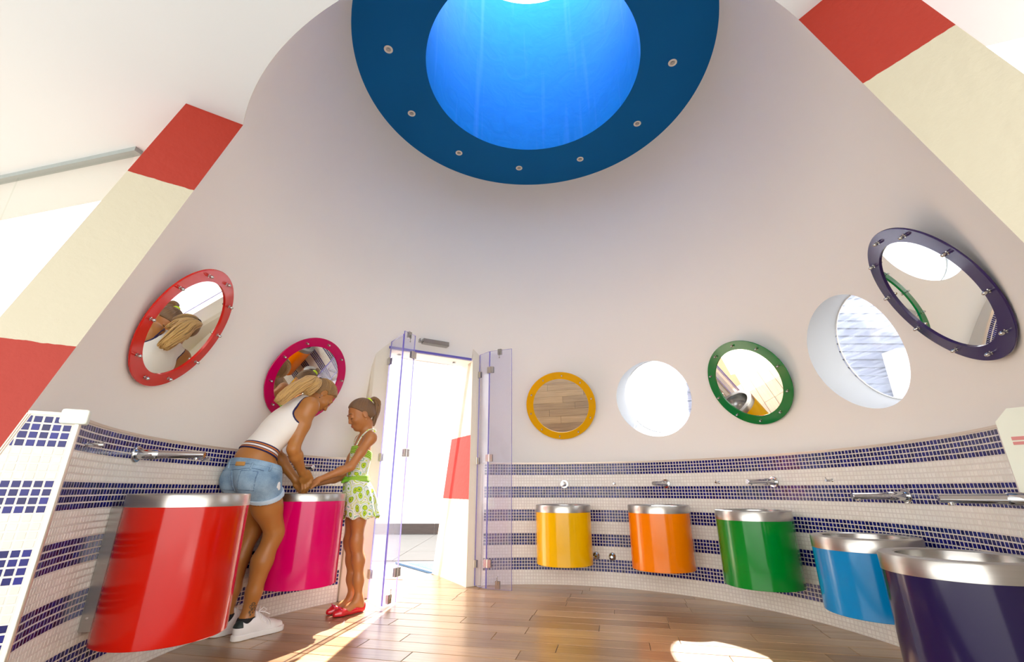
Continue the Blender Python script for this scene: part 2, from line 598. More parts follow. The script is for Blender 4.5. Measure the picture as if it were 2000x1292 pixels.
def shaft_mat():
    m, nt, n, l, b = newmat('shaft_paint')
    b.inputs['Roughness'].default_value = 0.6
    b.inputs['Specular IOR Level'].default_value = 0.1
    g = n.new('ShaderNodeTexCoord')
    mp = n.new('ShaderNodeMapping'); mp.inputs['Scale'].default_value = (9, 9, 0.35)
    l.new(g.outputs['Object'], mp.inputs[0])
    nz = n.new('ShaderNodeTexNoise'); nz.inputs['Scale'].default_value = 1.0; nz.inputs['Detail'].default_value = 3
    l.new(mp.outputs[0], nz.inputs[0])
    nz2 = n.new('ShaderNodeTexNoise'); nz2.inputs['Scale'].default_value = 5.0; nz2.inputs['Detail'].default_value = 8; nz2.inputs['Distortion'].default_value = 1.5
    l.new(g.outputs['Object'], nz2.inputs[0])
    mr = n.new('ShaderNodeMapRange'); mr.inputs[1].default_value = 0.56; mr.inputs[2].default_value = 0.8; mr.inputs[4].default_value = 0.55
    l.new(nz.outputs[0], mr.inputs[0])
    mx = n.new('ShaderNodeMix'); mx.data_type = 'RGBA'
    mx.inputs[6].default_value = (0.004, 0.205, 0.50, 1); mx.inputs[7].default_value = (0.008, 0.265, 0.62, 1)
    l.new(nz2.outputs[0], mx.inputs[0])
    m2 = n.new('ShaderNodeMix'); m2.data_type = 'RGBA'; m2.inputs[7].default_value = (0.12, 0.36, 0.80, 1)
    l.new(mr.outputs[0], m2.inputs[0]); l.new(mx.outputs[2], m2.inputs[6])
    l.new(m2.outputs[2], b.inputs['Base Color'])
    bp = n.new('ShaderNodeBump'); bp.inputs['Strength'].default_value = 0.25; bp.inputs['Distance'].default_value = 0.02
    l.new(nz2.outputs[0], bp.inputs['Height']); l.new(bp.outputs[0], b.inputs['Normal'])
    MATS['shaft_paint'] = m


shaft_mat()
g = G()
g.lathe([(0.860, ZR), (0.860, 4.6), (0.860, 5.2), (0.860, 6.12), (0.95, 6.12), (0.95, 4.25), (1.7, 4.25), (1.7, ZR + 0.02)], 128, 0, T)
kind(g.obj('ceiling_shaft', 'shaft_paint'))

# ---- ceiling of the hall ----------------------------------------------------
g = G()
g.prism([(-6.5, 3.40), (-1.4, 2.10), (1.30, 1.577), (4.2, 0.57), (4.2, -1.7), (-6.5, -1.7)], ZC - 0.003, ZC + 0.3)
ceil = g.obj('ceiling', ['ceiling_white'])
g = G(); g.lathe([(rcone(ZC) + 0.001, ZC - 1), (rcone(ZC) + 0.001, ZC + 1)], 288, 0, T, cap0=True, cap1=True)
boolean(ceil, [g.obj('cut', 'plaster')])
kind(ceil)

# ---- tiled dado -------------------------------------------------------------
LEFT_END, RIGHT_END = -122.4, 113.3
DADO = [(LEFT_END, -49.0), (-12.6, RIGHT_END)]
g = G()
for a0, a1 in DADO:
    n = int(abs(a1 - a0) / 1.0)
    inner = [P(a0 + (a1 - a0) * i / n, RD + 0.0010, 0) for i in range(n + 1)]
    outer = [Q(math.degrees(math.atan2(p.x - AX, p.y - AY)), 2.32, 0) for p in inner]
    g.prism([(p.x, p.y) for p in inner] + [(p.x, p.y) for p in reversed(outer)], 0.0, ZTOP + 0.004)
dado = kind(g.obj('wall_lower', ['grout']))

# ledge trim on top of the mosaic
k = 0
for a0, a1 in DADO:
    k += 1
    g = G(); n = 90
    for i in range(n):
        b0, b1 = a0 + (a1 - a0) * i / n, a0 + (a1 - a0) * (i + 1) / n
        q = [P(b0, RD - 0.003, 0), P(b1, RD - 0.003, 0), P(b1, RD + 0.02, 0), P(b0, RD + 0.02, 0)]
        g.prism([(p.x, p.y) for p in q], ZTOP + 0.003, ZTOP + 0.014)
    kind(g.obj('trim_%d' % k, 'ledge_trim'))

# mosaic tiles: blue and white rows counted from the top, four of each
random.seed(11)
rows = []
z = ZTOP
for i in range(42):
    rows.append((z - PITCH, z, (i // 4) % 2 == 0 and i < 36))
    z -= PITCH
rows = [r for r in rows if r[1] > 0.004]
dang = math.degrees(PITCH / RD)
GAP = 0.0022
half = PITCH / 2 - GAP


def tile_mesh(name, w, h, material):
    """a 4 mm glass mosaic tile with a slightly pillowed face, facing -Y"""
    g = G()
    e = 0.0016
    vs = [(-w, 0.0035, -h), (w, 0.0035, -h), (w, 0.0035, h), (-w, 0.0035, h),
          (-w + e * .3, 0.0012, -h + e * .3), (w - e * .3, 0.0012, -h + e * .3), (w - e * .3, 0.0012, h - e * .3), (-w + e * .3, 0.0012, h - e * .3),
          (-w + e, 0, -h + e), (w - e, 0, -h + e), (w - e, 0, h - e), (-w + e, 0, h - e)]
    fs = [(8, 9, 10, 11)] + [(a, (a + 1) % 4, (a + 1) % 4 + 4, a + 4) for a in range(4)] + [(a + 4, (a + 1) % 4 + 4, (a + 1) % 4 + 8, a + 8) for a in range(4)]
    g.add(vs, fs)
    return g.mesh(name, material)


cand = []
for a0, a1 in DADO:
    n = int((a1 - a0) / dang)
    off = (a1 - a0 - n * dang) / 2
    for i in range(n):
        az = a0 + off + (i + 0.5) * dang
        for z0, z1, blue in rows:
            cand.append((az, max(z0, 0.001), z1, blue))


def shown(az, zc):
    """apparent size of a tile seen from where the photograph was taken (used only to pick the single tiles)"""
    p = P(az, RD, zc)
    n = Vector((-math.sin(R(az)), -math.cos(R(az)), 0))
    d = p - Vector(cam.location)
    f = d.y * math.cos(R(19.365)) + d.z * math.sin(R(19.365)); u = -d.y * math.sin(R(19.365)) + d.z * math.cos(R(19.365))
    if f < 0.1: return 0
    x = 1000 + 881 * d.x / f; y = 646 - 881 * u / f
    if not (0 < x < 2000 and 0 < y < 1292): return 0
    if x > 1560 and y > 1040: return 0                      # behind the two near basins
    if x < 560 and y > 960 and x > 150: return 0
    return abs(n.dot(d.normalized())) / d.length_squared / (f / d.length) ** 3


order = sorted(range(len(cand)), key=lambda i: -shown(cand[i][0], (cand[i][1] + cand[i][2]) / 2))
single = set(order[:295])
tm = {True: tile_mesh('tile', half, half, 'blue_tile'), False: tile_mesh('tile', half, half, 'white_tile')}
tmi = tile_mesh('tile', half, half, 'dimmed_white_tile')
bulk = G()
tv = [Vector(v.co) for v in tm[True].vertices]; tf = [tuple(p.vertices) for p in tm[True].polygons]
for i, (az, z0, z1, blue) in enumerate(cand):
    # local -Y faces the room: y axis points outwards
    M = Matrix.Translation(P(az, RD + random.uniform(-0.0003, 0.0003), (z0 + z1) / 2)) @ Matrix.Rotation(-R(az), 4, 'Z') @ Matrix.Rotation(random.gauss(0, 0.006), 4, 'X') @ Matrix.Rotation(random.gauss(0, 0.006), 4, 'Z')
    if i in single:
        o = bpy.data.objects.new('tile', tm[blue]); COL.objects.link(o)
        o.matrix_world = M; o.parent = dado
    else:
        s = (z1 - z0 - 2 * GAP) / (2 * half)
        bulk.add([M @ Vector((v.x, v.y, v.z * s)) for v in tv], tf, 0 if blue else 1)
o = bulk.obj('mosaic', ['blue_tile', 'white_tile'], dado); kind(o, 'stuff')

# ---- left pier panel (in the cut plane of the cone) --------------------------
aL = R(AZL)
ER = Vector((math.sin(aL), math.cos(aL), 0))                # outwards in the plane
EN = Vector((-ER.y, ER.x, 0))
if EN.dot(Vector((0, 0, 0)) - Vector((AX, AY, 0))) < 0: EN = -EN   # towards the hall
PM = Matrix(((ER.x, -EN.x, 0, AX), (ER.y, -EN.y, 0, AY), (0, 0, 1, 0), (0, 0, 0, 1)))   # local x outwards, y into the wall, z up
R0P = 2.082
ztop = ZTOP + 0.006
g = G()
poly = [(R0P, 0), (rcone(0) - 0.004, 0), (rcone(ztop) - 0.004, ztop), (R0P, ztop)]
vs = [PM @ Vector((x, -0.0033, z)) for x, z in poly] + [PM @ Vector((x, 0.05, z)) for x, z in poly]
g.add(vs, [(0, 1, 2, 3), (7, 6, 5, 4), (0, 4, 5, 1), (1, 5, 6, 2), (2, 6, 7, 3), (3, 7, 4, 0)])
pier = kind(g.obj('wall_left', 'grout'))


def clip(poly, f):
    out = []
    for i in range(len(poly)):
        a, b = poly[i], poly[(i + 1) % len(poly)]
        fa, fb = f(a), f(b)
        if fa >= 0: out.append(a)
        if (fa >= 0) != (fb >= 0):
            t = fa / (fa - fb); out.append((a[0] + (b[0] - a[0]) * t, a[1] + (b[1] - a[1]) * t))
    return out


for z0, z1, blue in rows:
    c = 0
    while True:
        x0 = R0P + 0.006 + c * PITCH; c += 1
        lim = lambda q: rcone(q[1]) - 0.016 - q[0]
        if lim((x0, z0)) < 0.004: break
        za, zb = max(z0, 0.0) + GAP, z1 - GAP
        full = [(x0 + GAP, za), (x0 + PITCH - GAP, za), (x0 + PITCH - GAP, zb), (x0 + GAP, zb)]
        pl = clip(full, lim)
        if len(pl) < 3: continue
        if zb < 0.20: continue
        if len(pl) == 4 and all(abs(a[0] - b[0]) + abs(a[1] - b[1]) < 1e-6 for a, b in zip(pl, full)):
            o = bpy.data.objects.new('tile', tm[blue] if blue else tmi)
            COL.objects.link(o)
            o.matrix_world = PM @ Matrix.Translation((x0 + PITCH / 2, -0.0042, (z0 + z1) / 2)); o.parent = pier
        else:
            g = G(); n = len(pl)
            g.add([PM @ Vector((x, -0.0042, z)) for x, z in pl] + [PM @ Vector((x, -0.0008, z)) for x, z in pl],
                  [tuple(range(n))] + [(i, (i + 1) % n, n + (i + 1) % n, n + i) for i in range(n)])
            g.obj('tile', 'blue_tile' if blue else 'dimmed_white_tile', pier)

# metal corner trims of the pier
g = G()
p0 = PM @ Vector((R0P - 0.004, 0.004, 0)); p1 = PM @ Vector((R0P - 0.004, 0.004, ztop))
g.tube([p0, p1], 0.0105, 14)
kind(g.obj('trim_3', 'trim_metal'))
g = G()
for dx in (-0.010, -0.004):
    g.tube([PM @ Vector((rcone(0) + dx, -0.003, 0)), PM @ Vector((rcone(ztop) + dx, -0.003, ztop))], 0.003, 8)
kind(g.obj('trim_4', 'ledge_trim'))
g = G()
q = [PM @ Vector(v) for v in ((R0P - 0.01, -0.006, 0), (rcone(ztop) - 0.004, -0.006, 0), (rcone(ztop) - 0.004, 0.03, 0), (R0P - 0.01, 0.03, 0))]
g.prism([(p.x, p.y) for p in q], ztop - 0.003, ztop + 0.008)
kind(g.obj('trim_5', 'ledge_trim'))

# ---- right pale board beside the last tiles ----------------------------------
e = P(RIGHT_END + 0.15, RD - 0.004, 0)
d = Vector((0.52, -0.85, 0)).normalized(); nn = Vector((d.y, -d.x, 0))
BM = Matrix(((d.x, nn.x, 0, e.x), (d.y, nn.y, 0, e.y), (0, 0, 1, 0), (0, 0, 0, 1)))
brd = kind(thing('wall_right', None, None, e))
g = G()
prof = [(0, 0), (0.7, 0), (0.7, 1.15), (0.045, 1.15), (0.0, 1.10)]
vs = [BM @ Vector((x, 0, z)) for x, z in prof] + [BM @ Vector((x, -0.04, z)) for x, z in prof]
n = len(prof)
g.add(vs, [tuple(range(n)), tuple(range(2 * n - 1, n - 1, -1))] + [(i, (i + 1) % n, n + (i + 1) % n, n + i) for i in range(n)])
g.obj('board', 'pale_board', brd)
g = G()
for z0, z1 in ((1.022, 1.036), (1.004, 1.016)):
    g.box((0.03, 0.0005, z0), (0.6, 0.0025, z1), 0, BM)
    g.box((0.03, -0.0425, z0), (0.6, -0.0405, z1), 0, BM)
g.obj('stripe', 'pink_stripe', brd)

# ---- floor --------------------------------------------------------------------
g = G(); g.box((-7, -3.5, -0.12), (5, 5.36, -0.006))
floor = kind(g.obj('floor', ['floor_joint']))
TH = R(-12.3)
U = Vector((math.cos(TH), math.sin(TH), 0)); V = Vector((-math.sin(TH), math.cos(TH), 0))
LENP, WP, V0 = 0.91, 0.1494, 2.866
OFF = {-2: -1.146, -1: -1.485, 0: -1.295, 1: -0.786, 2: -1.52, 3: -1.078, 4: 0.273, 5: -1.54, 6: -0.985}
meshes = {}
random.seed(3)


def plank(x0, x1, v0, v1, zt, name, material, parent, gap=0.0016):
    L, Wd = x1 - x0, v1 - v0
    key = (round(L, 3), round(Wd, 3), material)
    if key not in meshes:
        gg = G(); e = 0.0015
        hl, hw = L / 2 - gap, Wd / 2 - gap
        vs = [(-hl, -hw, -0.006), (hl, -hw, -0.006), (hl, hw, -0.006), (-hl, hw, -0.006),
              (-hl, -hw, -e), (hl, -hw, -e), (hl, hw, -e), (-hl, hw, -e),
              (-hl + e, -hw + e, 0), (hl - e, -hw + e, 0), (hl - e, hw - e, 0), (-hl + e, hw - e, 0)]
        gg.add(vs, [(8, 9, 10, 11)] + [(a, (a + 1) % 4, (a + 1) % 4 + 4, a + 4) for a in range(4)] + [(a + 4, (a + 1) % 4 + 4, (a + 1) % 4 + 8, a + 8) for a in range(4)])
        meshes[key] = gg.mesh(name, material)
    o = bpy.data.objects.new(name, meshes[key]); COL.objects.link(o)
    c = U * (x0 + x1) / 2 + V * (v0 + v1) / 2
    o.matrix_world = Matrix.Translation((c.x, c.y, zt + random.uniform(-0.0007, 0.0003))) @ Matrix.Rotation(TH, 4, 'Z')
    o.parent = parent
    return o


for kk in range(-9, 17):
    u0 = OFF.get(kk, random.uniform(0, LENP))
    i0 = math.floor((-3.0 - u0) / LENP)
    for i in range(i0, i0 + 8):
        a = u0 + i * LENP
        v = V0 + kk * WP
        c = U * (a + LENP / 2) + V * (v + WP / 2)
        rr = math.hypot(c.x - CX, c.y - CY)
        indoor = rr < 2.45 and c.y > 1.2
        la = Vector((c.x - CX, c.y - CY, 0))
        in_door = abs(la.dot(DL)) < 1.0 and 1.5 < la.dot(DA) < 2.75
        if (indoor or in_door) and c.y < 5.25:
            plank(a, a + LENP, v, v + WP, 0.0, 'plank', 'floor_plank', floor)

# pale hall floor and ground slabs, unseen, added to bounce light onto the ceiling
g = G(); g.box((-6.5, -3.4, -0.005), (4.6, 1.05, -0.001)); kind(g.obj('floor_hall', 'hall_bounce_floor'))
g = G()
g.box((-30, -30, -0.3), (30, -3.5, -0.13)); g.box((-30, -3.5, -0.3), (-7, 14, -0.13)); g.box((5, -3.5, -0.3), (30, 5.36, -0.13))
kind(g.obj('ground_bounce', 'bounce_ground'))

# ---- outside the door ----------------------------------------------------------
g = G(); g.box((-14, 5.36, -0.3), (12, 14, -0.02))
pav = kind(g.obj('ground', ['paving_stone']))
# paving slabs in the strip that shows through the door
pm = {}
for i in range(6):
    for j in range(4):
        x = -4.2 + i * 0.9; y = 6.3 + j * 0.86
        gg = G(); gg.box((x + 0.004, y + 0.004, -0.02), (x + 0.896, y + 0.856, -0.002 + random.uniform(-0.001, 0.001)))
        gg.obj('paving_slab', 'paving_stone', pav, bevel=0.002)
# pool
pool = thing('swimming_pool', 'small blue pool outside the glass doorway, half hidden by the striped door reveal', 'pool', (-0.9, 5.75, 0))
pl = [(-1.42, 6.12), (-0.83, 5.37), (-0.30, 5.62), (-0.40, 6.25)]
g = G(); g.prism(pl, -0.018, 0.0045); g.obj('basin_wall', 'pool_wall', pool)
inn = [(-1.24, 6.00), (-0.84, 5.47), (-0.42, 5.66), (-0.52, 6.05)]
g = G(); g.prism(inn, 0.0046, 0.0075); g.obj('water', 'pool_water', pool)
# deck boards between door and pool
deck = kind(thing('deck', None, None, (-1.5, 5.6, 0)))
for i in range(14):
    v = V0 + 12.8 * WP + i * 0.092
    u0, u1 = -4.2, -1.9
    plankv = v + 0.046
    # right end follows the pool edge
    def edge_u(vv):
        # intersection of pool edge line with this board
        a = Vector((-0.86, 5.38, 0)); b = Vector((-1.46, 6.14, 0))
        ua, va = a.dot(U), a.dot(V); ub, vb = b.dot(U), b.dot(V)
        t = (vv - va) / (vb - va)
        return ua + (ub - ua) * t
    u1 = min(edge_u(plankv), -1.75)
    if u1 - u0 < 0.4: continue
    o = plank(u0, u1, v, v + 0.092, 0.003, 'deck_board', 'deck_plank', deck, gap=0.004)
# far white wall with dark skirting
g = G(); g.box((-9, 9.86, 0), (6, 10.1, 3.4)); kind(g.obj('wall_outside', 'white_paint'))
sk = kind(thing('baseboard_outside', None, None, (-2, 9.8, 0)))
for i in range(8):
    x = -5.4 + i * 0.80 - 0.16
    g = G(); g.box((x + 0.004, 9.835, 0.0), (x + 0.796, 9.858, 0.19)); g.obj('skirting_tile', 'dark_stone', sk, bevel=0.002)

# louvred screen and parapet seen through the portholes
scr = kind(thing('wall_screen', None, None, (5.0, 5.9, 2.2)))
g = G(); g.box((2.02, 5.93, 0.0), (8.2, 5.97, 4.7)); g.obj('backing', 'slat_grey', scr)
for i in range(40):
    z = 0.15 + i * 0.112
    g = G(); g.box((2.01, 5.895, z), (8.2, 5.932, z + 0.088)); g.obj('slat', 'slat_grey', scr)
g = G(); g.box((4.95, 5.55, 0.0), (8.2, 5.80, 2.55)); kind(g.obj('wall_outer', 'white_paint'))

# ---- glass front of the hall on the left -----------------------------------------
d = Vector((-0.972, 0.235, 0)).normalized(); s0 = Vector((-2.03, 1.955, 0))
nn = Vector((-d.y, d.x, 0))
GM = Matrix(((d.x, nn.x, 0, s0.x), (d.y, nn.y, 0, s0.y), (0, 0, 1, 0), (0, 0, 0, 1)))
win3 = kind(thing('window_3', None, None, s0))
g = G(); g.box((-0.05, -0.02, ZC - 0.028), (4.4, 0.02, ZC), 0, GM); g.obj('rail', 'rail_metal', win3)
for a, b_ in ((-0.02, 0.818), (0.824, 1.9), (1.906, 3.0), (3.006, 4.2)):
    g = G(); g.box((a, -0.005, 0.0), (b_, 0.005, ZC - 0.02), 0, GM); g.obj('pane', 'clear_glass', win3)
# neighbouring pale building
bld = thing('building', 'pale overexposed building behind the glass partition on the far left', 'building', (-9, 8.6, 0))
g = G(); g.box((-16, 8.6, 0), (-4.5, 12, 3.9)); g.obj('wall', 'pale_grey', bld)
g = G(); g.box((-16, 8.5, 3.9), (-4.5, 12, 4.35)); g.obj('parapet', 'white_paint', bld)
g = G(); g.box((-16, 8.42, 2.9), (-4.5, 8.46, 3.85)); g.obj('glass_railing', 'pale_green', bld)

# ---- door surround ---------------------------------------------------------------
def jamb(side):
    """pillar beside the doorway; its back follows the lean of the cone"""
    s = side
    lin, lout, lsp = (0.45, 0.535, 0.585) if s > 0 else (0.417, 0.557, 0.590)
    g = G()
    vs = []
    for z, back in ((0.0, 2.62), (2.40, 1.962)):
        for lat, ax in ((lin, 1.925), (lout, 1.925), (lsp, back), (lin, back)):
            vs.append(DP(s * lat, ax, z))
    fs = [(3, 2, 1, 0), (4, 5, 6, 7), (0, 1, 5, 4), (1, 2, 6, 5), (2, 3, 7, 6)]
    g.add(vs, fs, 0)
    # low filler between the pillar and the end of the mosaic
    q = [DP(s * lout, 1.935, 0), DP(s * (0.648 if s < 0 else 0.60), 1.935, 0), DP(s * 0.80, 2.30, 0), DP(s * lout, 2.30, 0)]
    g.prism([(p.x, p.y) for p in q], 0, ZTOP + 0.004, 0)
    g.add([vs[3], vs[0], vs[4], vs[7]], [(0, 1, 2, 3)], 1)
    return kind(g.obj('trim_%d' % (8 if s < 0 else 9), ['jamb_paint', 'door_banded_paint'], bevel=0.006))


jamb(-1); jamb(1)
# soffit plate over the doorway
g = G()
q = [DP(-0.45, 1.935, 0), DP(0.45, 1.935, 0), DP(0.45, 2.17, 0), DP(-0.45, 2.17, 0)]
g.prism([(p.x, p.y) for p in q], 2.112, 2.13)
kind(g.obj('ceiling_doorway', 'white_paint'))
for lat in (-0.30, 0.29):
    t = thing('ceiling_light', 'tiny round spotlight in the doorway soffit, %s' % ('beside the left glass leaf' if lat < 0 else 'beside the striped reveal'), 'light', DP(lat, 2.06, 2.112), 'doorway spotlights')
    g = G(); g.lathe([(0.012, -0.001), (0.024, -0.004), (0.026, 0.0)], 20, 0, Matrix.Translation(DP(lat, 2.06, 2.112))); g.obj('ring', 'bolt_steel', t)
    g = G(); g.lathe([(0.0, -0.0005), (0.0125, -0.001)], 20, 0, Matrix.Translation(DP(lat, 2.06, 2.112))); g.obj('lens', 'black', t)

# ================================================================== BASINS
RHO = 0.248
BAS = [  # colour, azimuth, rim top, colour top, bottom
    ('red', -103.6, 0.815, 0.763, 0.238), ('pink', -66.6, 0.809, 0.761, 0.240),
    ('yellow', 10.2, 0.703, 0.645, 0.220), ('orange', 38.0, 0.711, 0.654, 0.232), ('green', 63.9, 0.696, 0.635, 0.221),
    ('blue', 91.5, 0.598, 0.538, 0.236), ('purple', 117.6, 0.598, 0.538, 0.20)]
BLAB = {
    'red': 'glossy red drum washbasin nearest the blue and white tiled pier',
    'pink': 'glossy pink drum washbasin the woman and the girl lean over',
    'yellow': 'glossy yellow drum washbasin beside the folded glass door',
    'orange': 'glossy orange drum washbasin between the yellow and the green one',
    'green': 'glossy dark green drum washbasin with a seam line round its lower part',
    'blue': 'sky blue drum washbasin half hidden by the dark indigo one',
    'purple': 'dark indigo drum washbasin, largest in view, cut off by the frame'}
GAPW = 0.045
for c, az, zt, zr, zb in BAS:
    rc0 = RD - GAPW - RHO
    org = P(az, rc0, zb)
    t = thing('washbasin', BLAB[c], 'washbasin', org, 'drum washbasins round the tiled wall')
    T0 = Matrix.Translation(org)
    h, hr = zr - zb, zt - zb
    g = G()
    prof = [(RHO - 0.02, 0), (RHO - 0.002, 0.0), (RHO, 0.002), (RHO, 0.006), (RHO, h)]
    g.lathe(prof, 96, 0, T0, cap0=True)
    g.obj('body', 'enamel_' + c, t)
    if c == 'green':
        g = G(); g.lathe([(RHO - 0.001, h * 0.25), (RHO + 0.0007, h * 0.251), (RHO + 0.0007, h * 0.254), (RHO - 0.001, h * 0.255)], 96, 0, T0); g.obj('seam', 'enamel_green', t)
    g = G()
    g.lathe([(RHO + 0.0006, h - 0.002), (RHO + 0.0006, hr - 0.006), (RHO - 0.002, hr - 0.001), (RHO - 0.006, hr), (RHO - 0.050, hr + 0.001), (RHO - 0.056, hr - 0.004)], 96, 0, T0)
    g.obj('rim', 'brushed_steel', t)
    g = G()
    prof = []
    rb = RHO - 0.055
    for i in range(15):
        a = math.pi / 2 * i / 14
        prof.append((0.022 + (rb - 0.022) * math.cos(a) ** 0.6 if i < 14 else 0.022, hr - 0.004 - 0.15 * math.sin(a)))
    g.lathe(prof, 72, 0, T0)
    bowl = g.obj('bowl', 'steel', t)
    g = G(); g.lathe([(0.0, hr - 0.1555), (0.024, hr - 0.1555), (0.027, hr - 0.152)], 24, 0, T0, cap0=False)
    g.obj('drain', 'chrome', bowl)
    # steel box that carries the drum on the wall
    M = Matrix.Translation(org) @ Matrix.Rotation(-R(az), 4, 'Z')
    g = G()
    bz0, bz1 = 0.035, h - 0.004
    w = 0.055
    yb = RHO + GAPW - 0.004
    def wy(x): return math.sqrt(RD * RD - x * x) - rc0 - 0.0015
    n = 10
    back = [(-w + 2 * w * i / n, wy(-w + 2 * w * i / n)) for i in range(n + 1)]
    front = [(w, math.sqrt(RHO ** 2 - w ** 2) - 0.004), (-w, math.sqrt(RHO ** 2 - w ** 2) - 0.004)]
    g.prism(back + front, bz0, bz1, 0, M)
    brk = g.obj('wall_bracket', 'brushed_steel', t)
    for sx in (-1, 1):
        gg = G(); gg.lathe([(0.0, 0), (0.005, 0), (0.005, 0.002), (0, 0.003)], 12, 0, axis_frame(M @ Vector((sx * (w + 0.0002), wy(w) - 0.02, bz0 + 0.05)), M.to_3x3() @ Vector((sx, 0, 0))))
        gg.obj('screw', 'bolt_steel', brk)

# ================================================================== TAPS
TAPS = [('red', -102.8, 0.996), ('pink', -66.6, 0.985), ('yellow', 10.2, 0.884), ('orange', 37.6, 0.884), ('green', 64.0, 0.888), ('blue', 91.3, 0.800), ('purple', 117.3, 0.800)]
for c, az, z in TAPS:
    o0 = P(az, RD - 0.0005, z)
    t = thing('wall_tap', 'chrome wall spout above the %s washbasin' % ('dark indigo' if c == 'purple' else c), 'tap', o0, 'chrome wall spouts')
    M = axis_frame(o0, (-math.sin(R(az)), -math.cos(R(az)), 0))
    g = G(); g.lathe([(0.040, 0), (0.040, 0.006), (0.037, 0.010), (0.026, 0.011), (0.024, 0.011)], 40, 0, M); g.obj('flange', 'chrome', t)
    L = 0.30
    g = G(); g.lathe([(0.0235, 0.009), (0.0235, 0.095), (0.0205, 0.099), (0.0195, 0.103), (0.0165, L - 0.002), (0.0145, L), (0.0, L)], 32, 0, M); spout = g.obj('spout', 'chrome', t)
    tip = M @ Vector((0, 0, L - 0.035))
    g = G(); g.lathe([(0.0, -0.026), (0.009, -0.026), (0.0105, -0.022), (0.0105, -0.008)], 20, 0, Matrix.Translation(tip)); g.obj('aerator', 'chrome', spout)

# small chrome pegs with an upright pin between the taps
HOOKS = [(-116.2, 1.0, 'left end of the tiles, beside the pier'), (-86.7, 1.005, 'between the red and the pink tap'),
         (24.0, 0.887, 'between the yellow and the orange tap'), (50.9, 0.890, 'between the orange and the green tap'),
         (76.9, 0.892, 'between the green and the blue tap'), (104.3, 0.808, 'behind the spout above the indigo washbasin')]
for az, z, where in HOOKS:
    o0 = P(az, RD, z)
    t = thing('wall_hook', 'small chrome peg with an upright pin, ' + where, 'hook', o0, 'chrome pegs between the taps')
    M = axis_frame(o0, (-math.sin(R(az)), -math.cos(R(az)), 0))
    g = G(); g.lathe([(0.011, 0), (0.011, 0.002), (0.0078, 0.004), (0.0078, 0.05), (0.0068, 0.053), (0, 0.053)], 20, 0, M); peg = g.obj('peg', 'chrome', t)
    p = M @ Vector((0, 0, 0.048))
    g = G(); g.tube([p, p + Vector((0, 0, 0.012)), p + M.to_3x3() @ Vector((0, 0, 0.004)) + Vector((0, 0, 0.020))], 0.0022, 8); g.obj('pin', 'chrome', peg)

for az, lab in ((17.9, 'round chrome stop valve half hidden beside the yellow washbasin'), (22.1, 'round chrome stop valve midway between yellow and orange washbasins')):
    o0 = P(az, RD, 0.253)
    t = thing('stop_valve', lab, 'valve', o0, 'chrome stop valves')
    M = axis_frame(o0, (-math.sin(R(az)), -math.cos(R(az)), 0))
    g = G(); g.lathe([(0.036, 0), (0.035, 0.006), (0.026, 0.016), (0.017, 0.02)], 32, 0, M); g.obj('rosette', 'chrome', t)
    g = G(); g.lathe([(0.013, 0.015), (0.013, 0.034), (0.010, 0.037), (0, 0.037)], 20, 0, M); g.obj('knob', 'chrome', t)

# ================================================================== MIRRORS
MIR = [('yellow', 10.18, 1.66, 26.5, 0.362, 1.948, 0), ('green', 64.29, 1.666, 24.5, 0.361, 1.971, 1), ('red', -105.08, 1.656, 23.5, 0.347, 1.982, 2),
       ('purple', 118.92, 1.660, 26.5, 0.350, 1.962, -5), ('pink', -66.97, 1.667, 24.5, 0.356, 1.972, 2)]
MLAB = {'red': 'round mirror in a red bolted ring, tilted off the left wall', 'pink': 'round mirror in a pink bolted ring behind the bending woman',
        'yellow': 'round mirror in a yellow bolted ring reflecting only floor boards', 'green': 'round mirror in a green bolted ring between the two portholes',
        'purple': 'round mirror in a dark indigo bolted ring, reflecting a green ring'}
for c, az, z, tilt, rho, r0, yaw in MIR:
    a, ti = R(az), R(tilt)
    cen = Q(az, r0, z)
    a += R(yaw)
    inn = Vector((-math.sin(a), -math.cos(a), 0)); up = Vector((0, 0, 1))
    nrm = inn * math.cos(ti) - up * math.sin(ti); u = up * math.cos(ti) + inn * math.sin(ti); s = u.cross(nrm)
    M = Matrix(((s.x, u.x, nrm.x, cen.x), (s.y, u.y, nrm.y, cen.y), (s.z, u.z, nrm.z, cen.z), (0, 0, 0, 1)))
    t = thing('porthole_mirror', MLAB[c], 'mirror', cen, 'porthole mirrors')
    ri = rho * 0.797
    g = G()
    g.lathe([(ri, -0.006), (rho - 0.002, -0.006), (rho, -0.004), (rho, 0.002), (rho - 0.002, 0.004), (ri + 0.001, 0.004), (ri, 0.003)], 128, 0, M, smooth=False, close=True)
    ring = g.obj('ring', 'frame_' + c, t)
    g = G(); g.lathe([(ri + 0.01, -0.012), (ri + 0.01, -0.0035), (0.0, -0.0035)], 96, 0, M, smooth=False); g.obj('mirror_glass', 'mirror_glass', t)
    rbolt = (ri + rho) / 2
    for k in range(10):
        an = 2 * math.pi * (k + 0.35) / 10
        p = M @ Vector((rbolt * math.cos(an), rbolt * math.sin(an), 0))
        BM2 = axis_frame(p, nrm)
        g = G()
        g.lathe([(0.009, 0.003), (0.009, 0.006), (0.0045, 0.0065), (0.0045, 0.012), (0.0082, 0.0125), (0.0085, 0.020), (0.0072, 0.026), (0.0042, 0.030), (0.0, 0.0312)], 14, 0, BM2)
        g.obj('bolt', 'bolt_steel', ring)
    # stand-off rod near the top, running level back to the wall
    p = M @ Vector((0, rbolt + 0.01, -0.006))
    dirn = -inn
    q = p.copy(); st = 0
    while math.hypot(q.x - AX, q.y - AY) < rcone(q.z) + 0.004 and st < 400:
        q += dirn * 0.002; st += 1
    g = G(); g.tube([p, q], 0.0125, 16); g.obj('standoff_rod', 'bolt_steel', t)

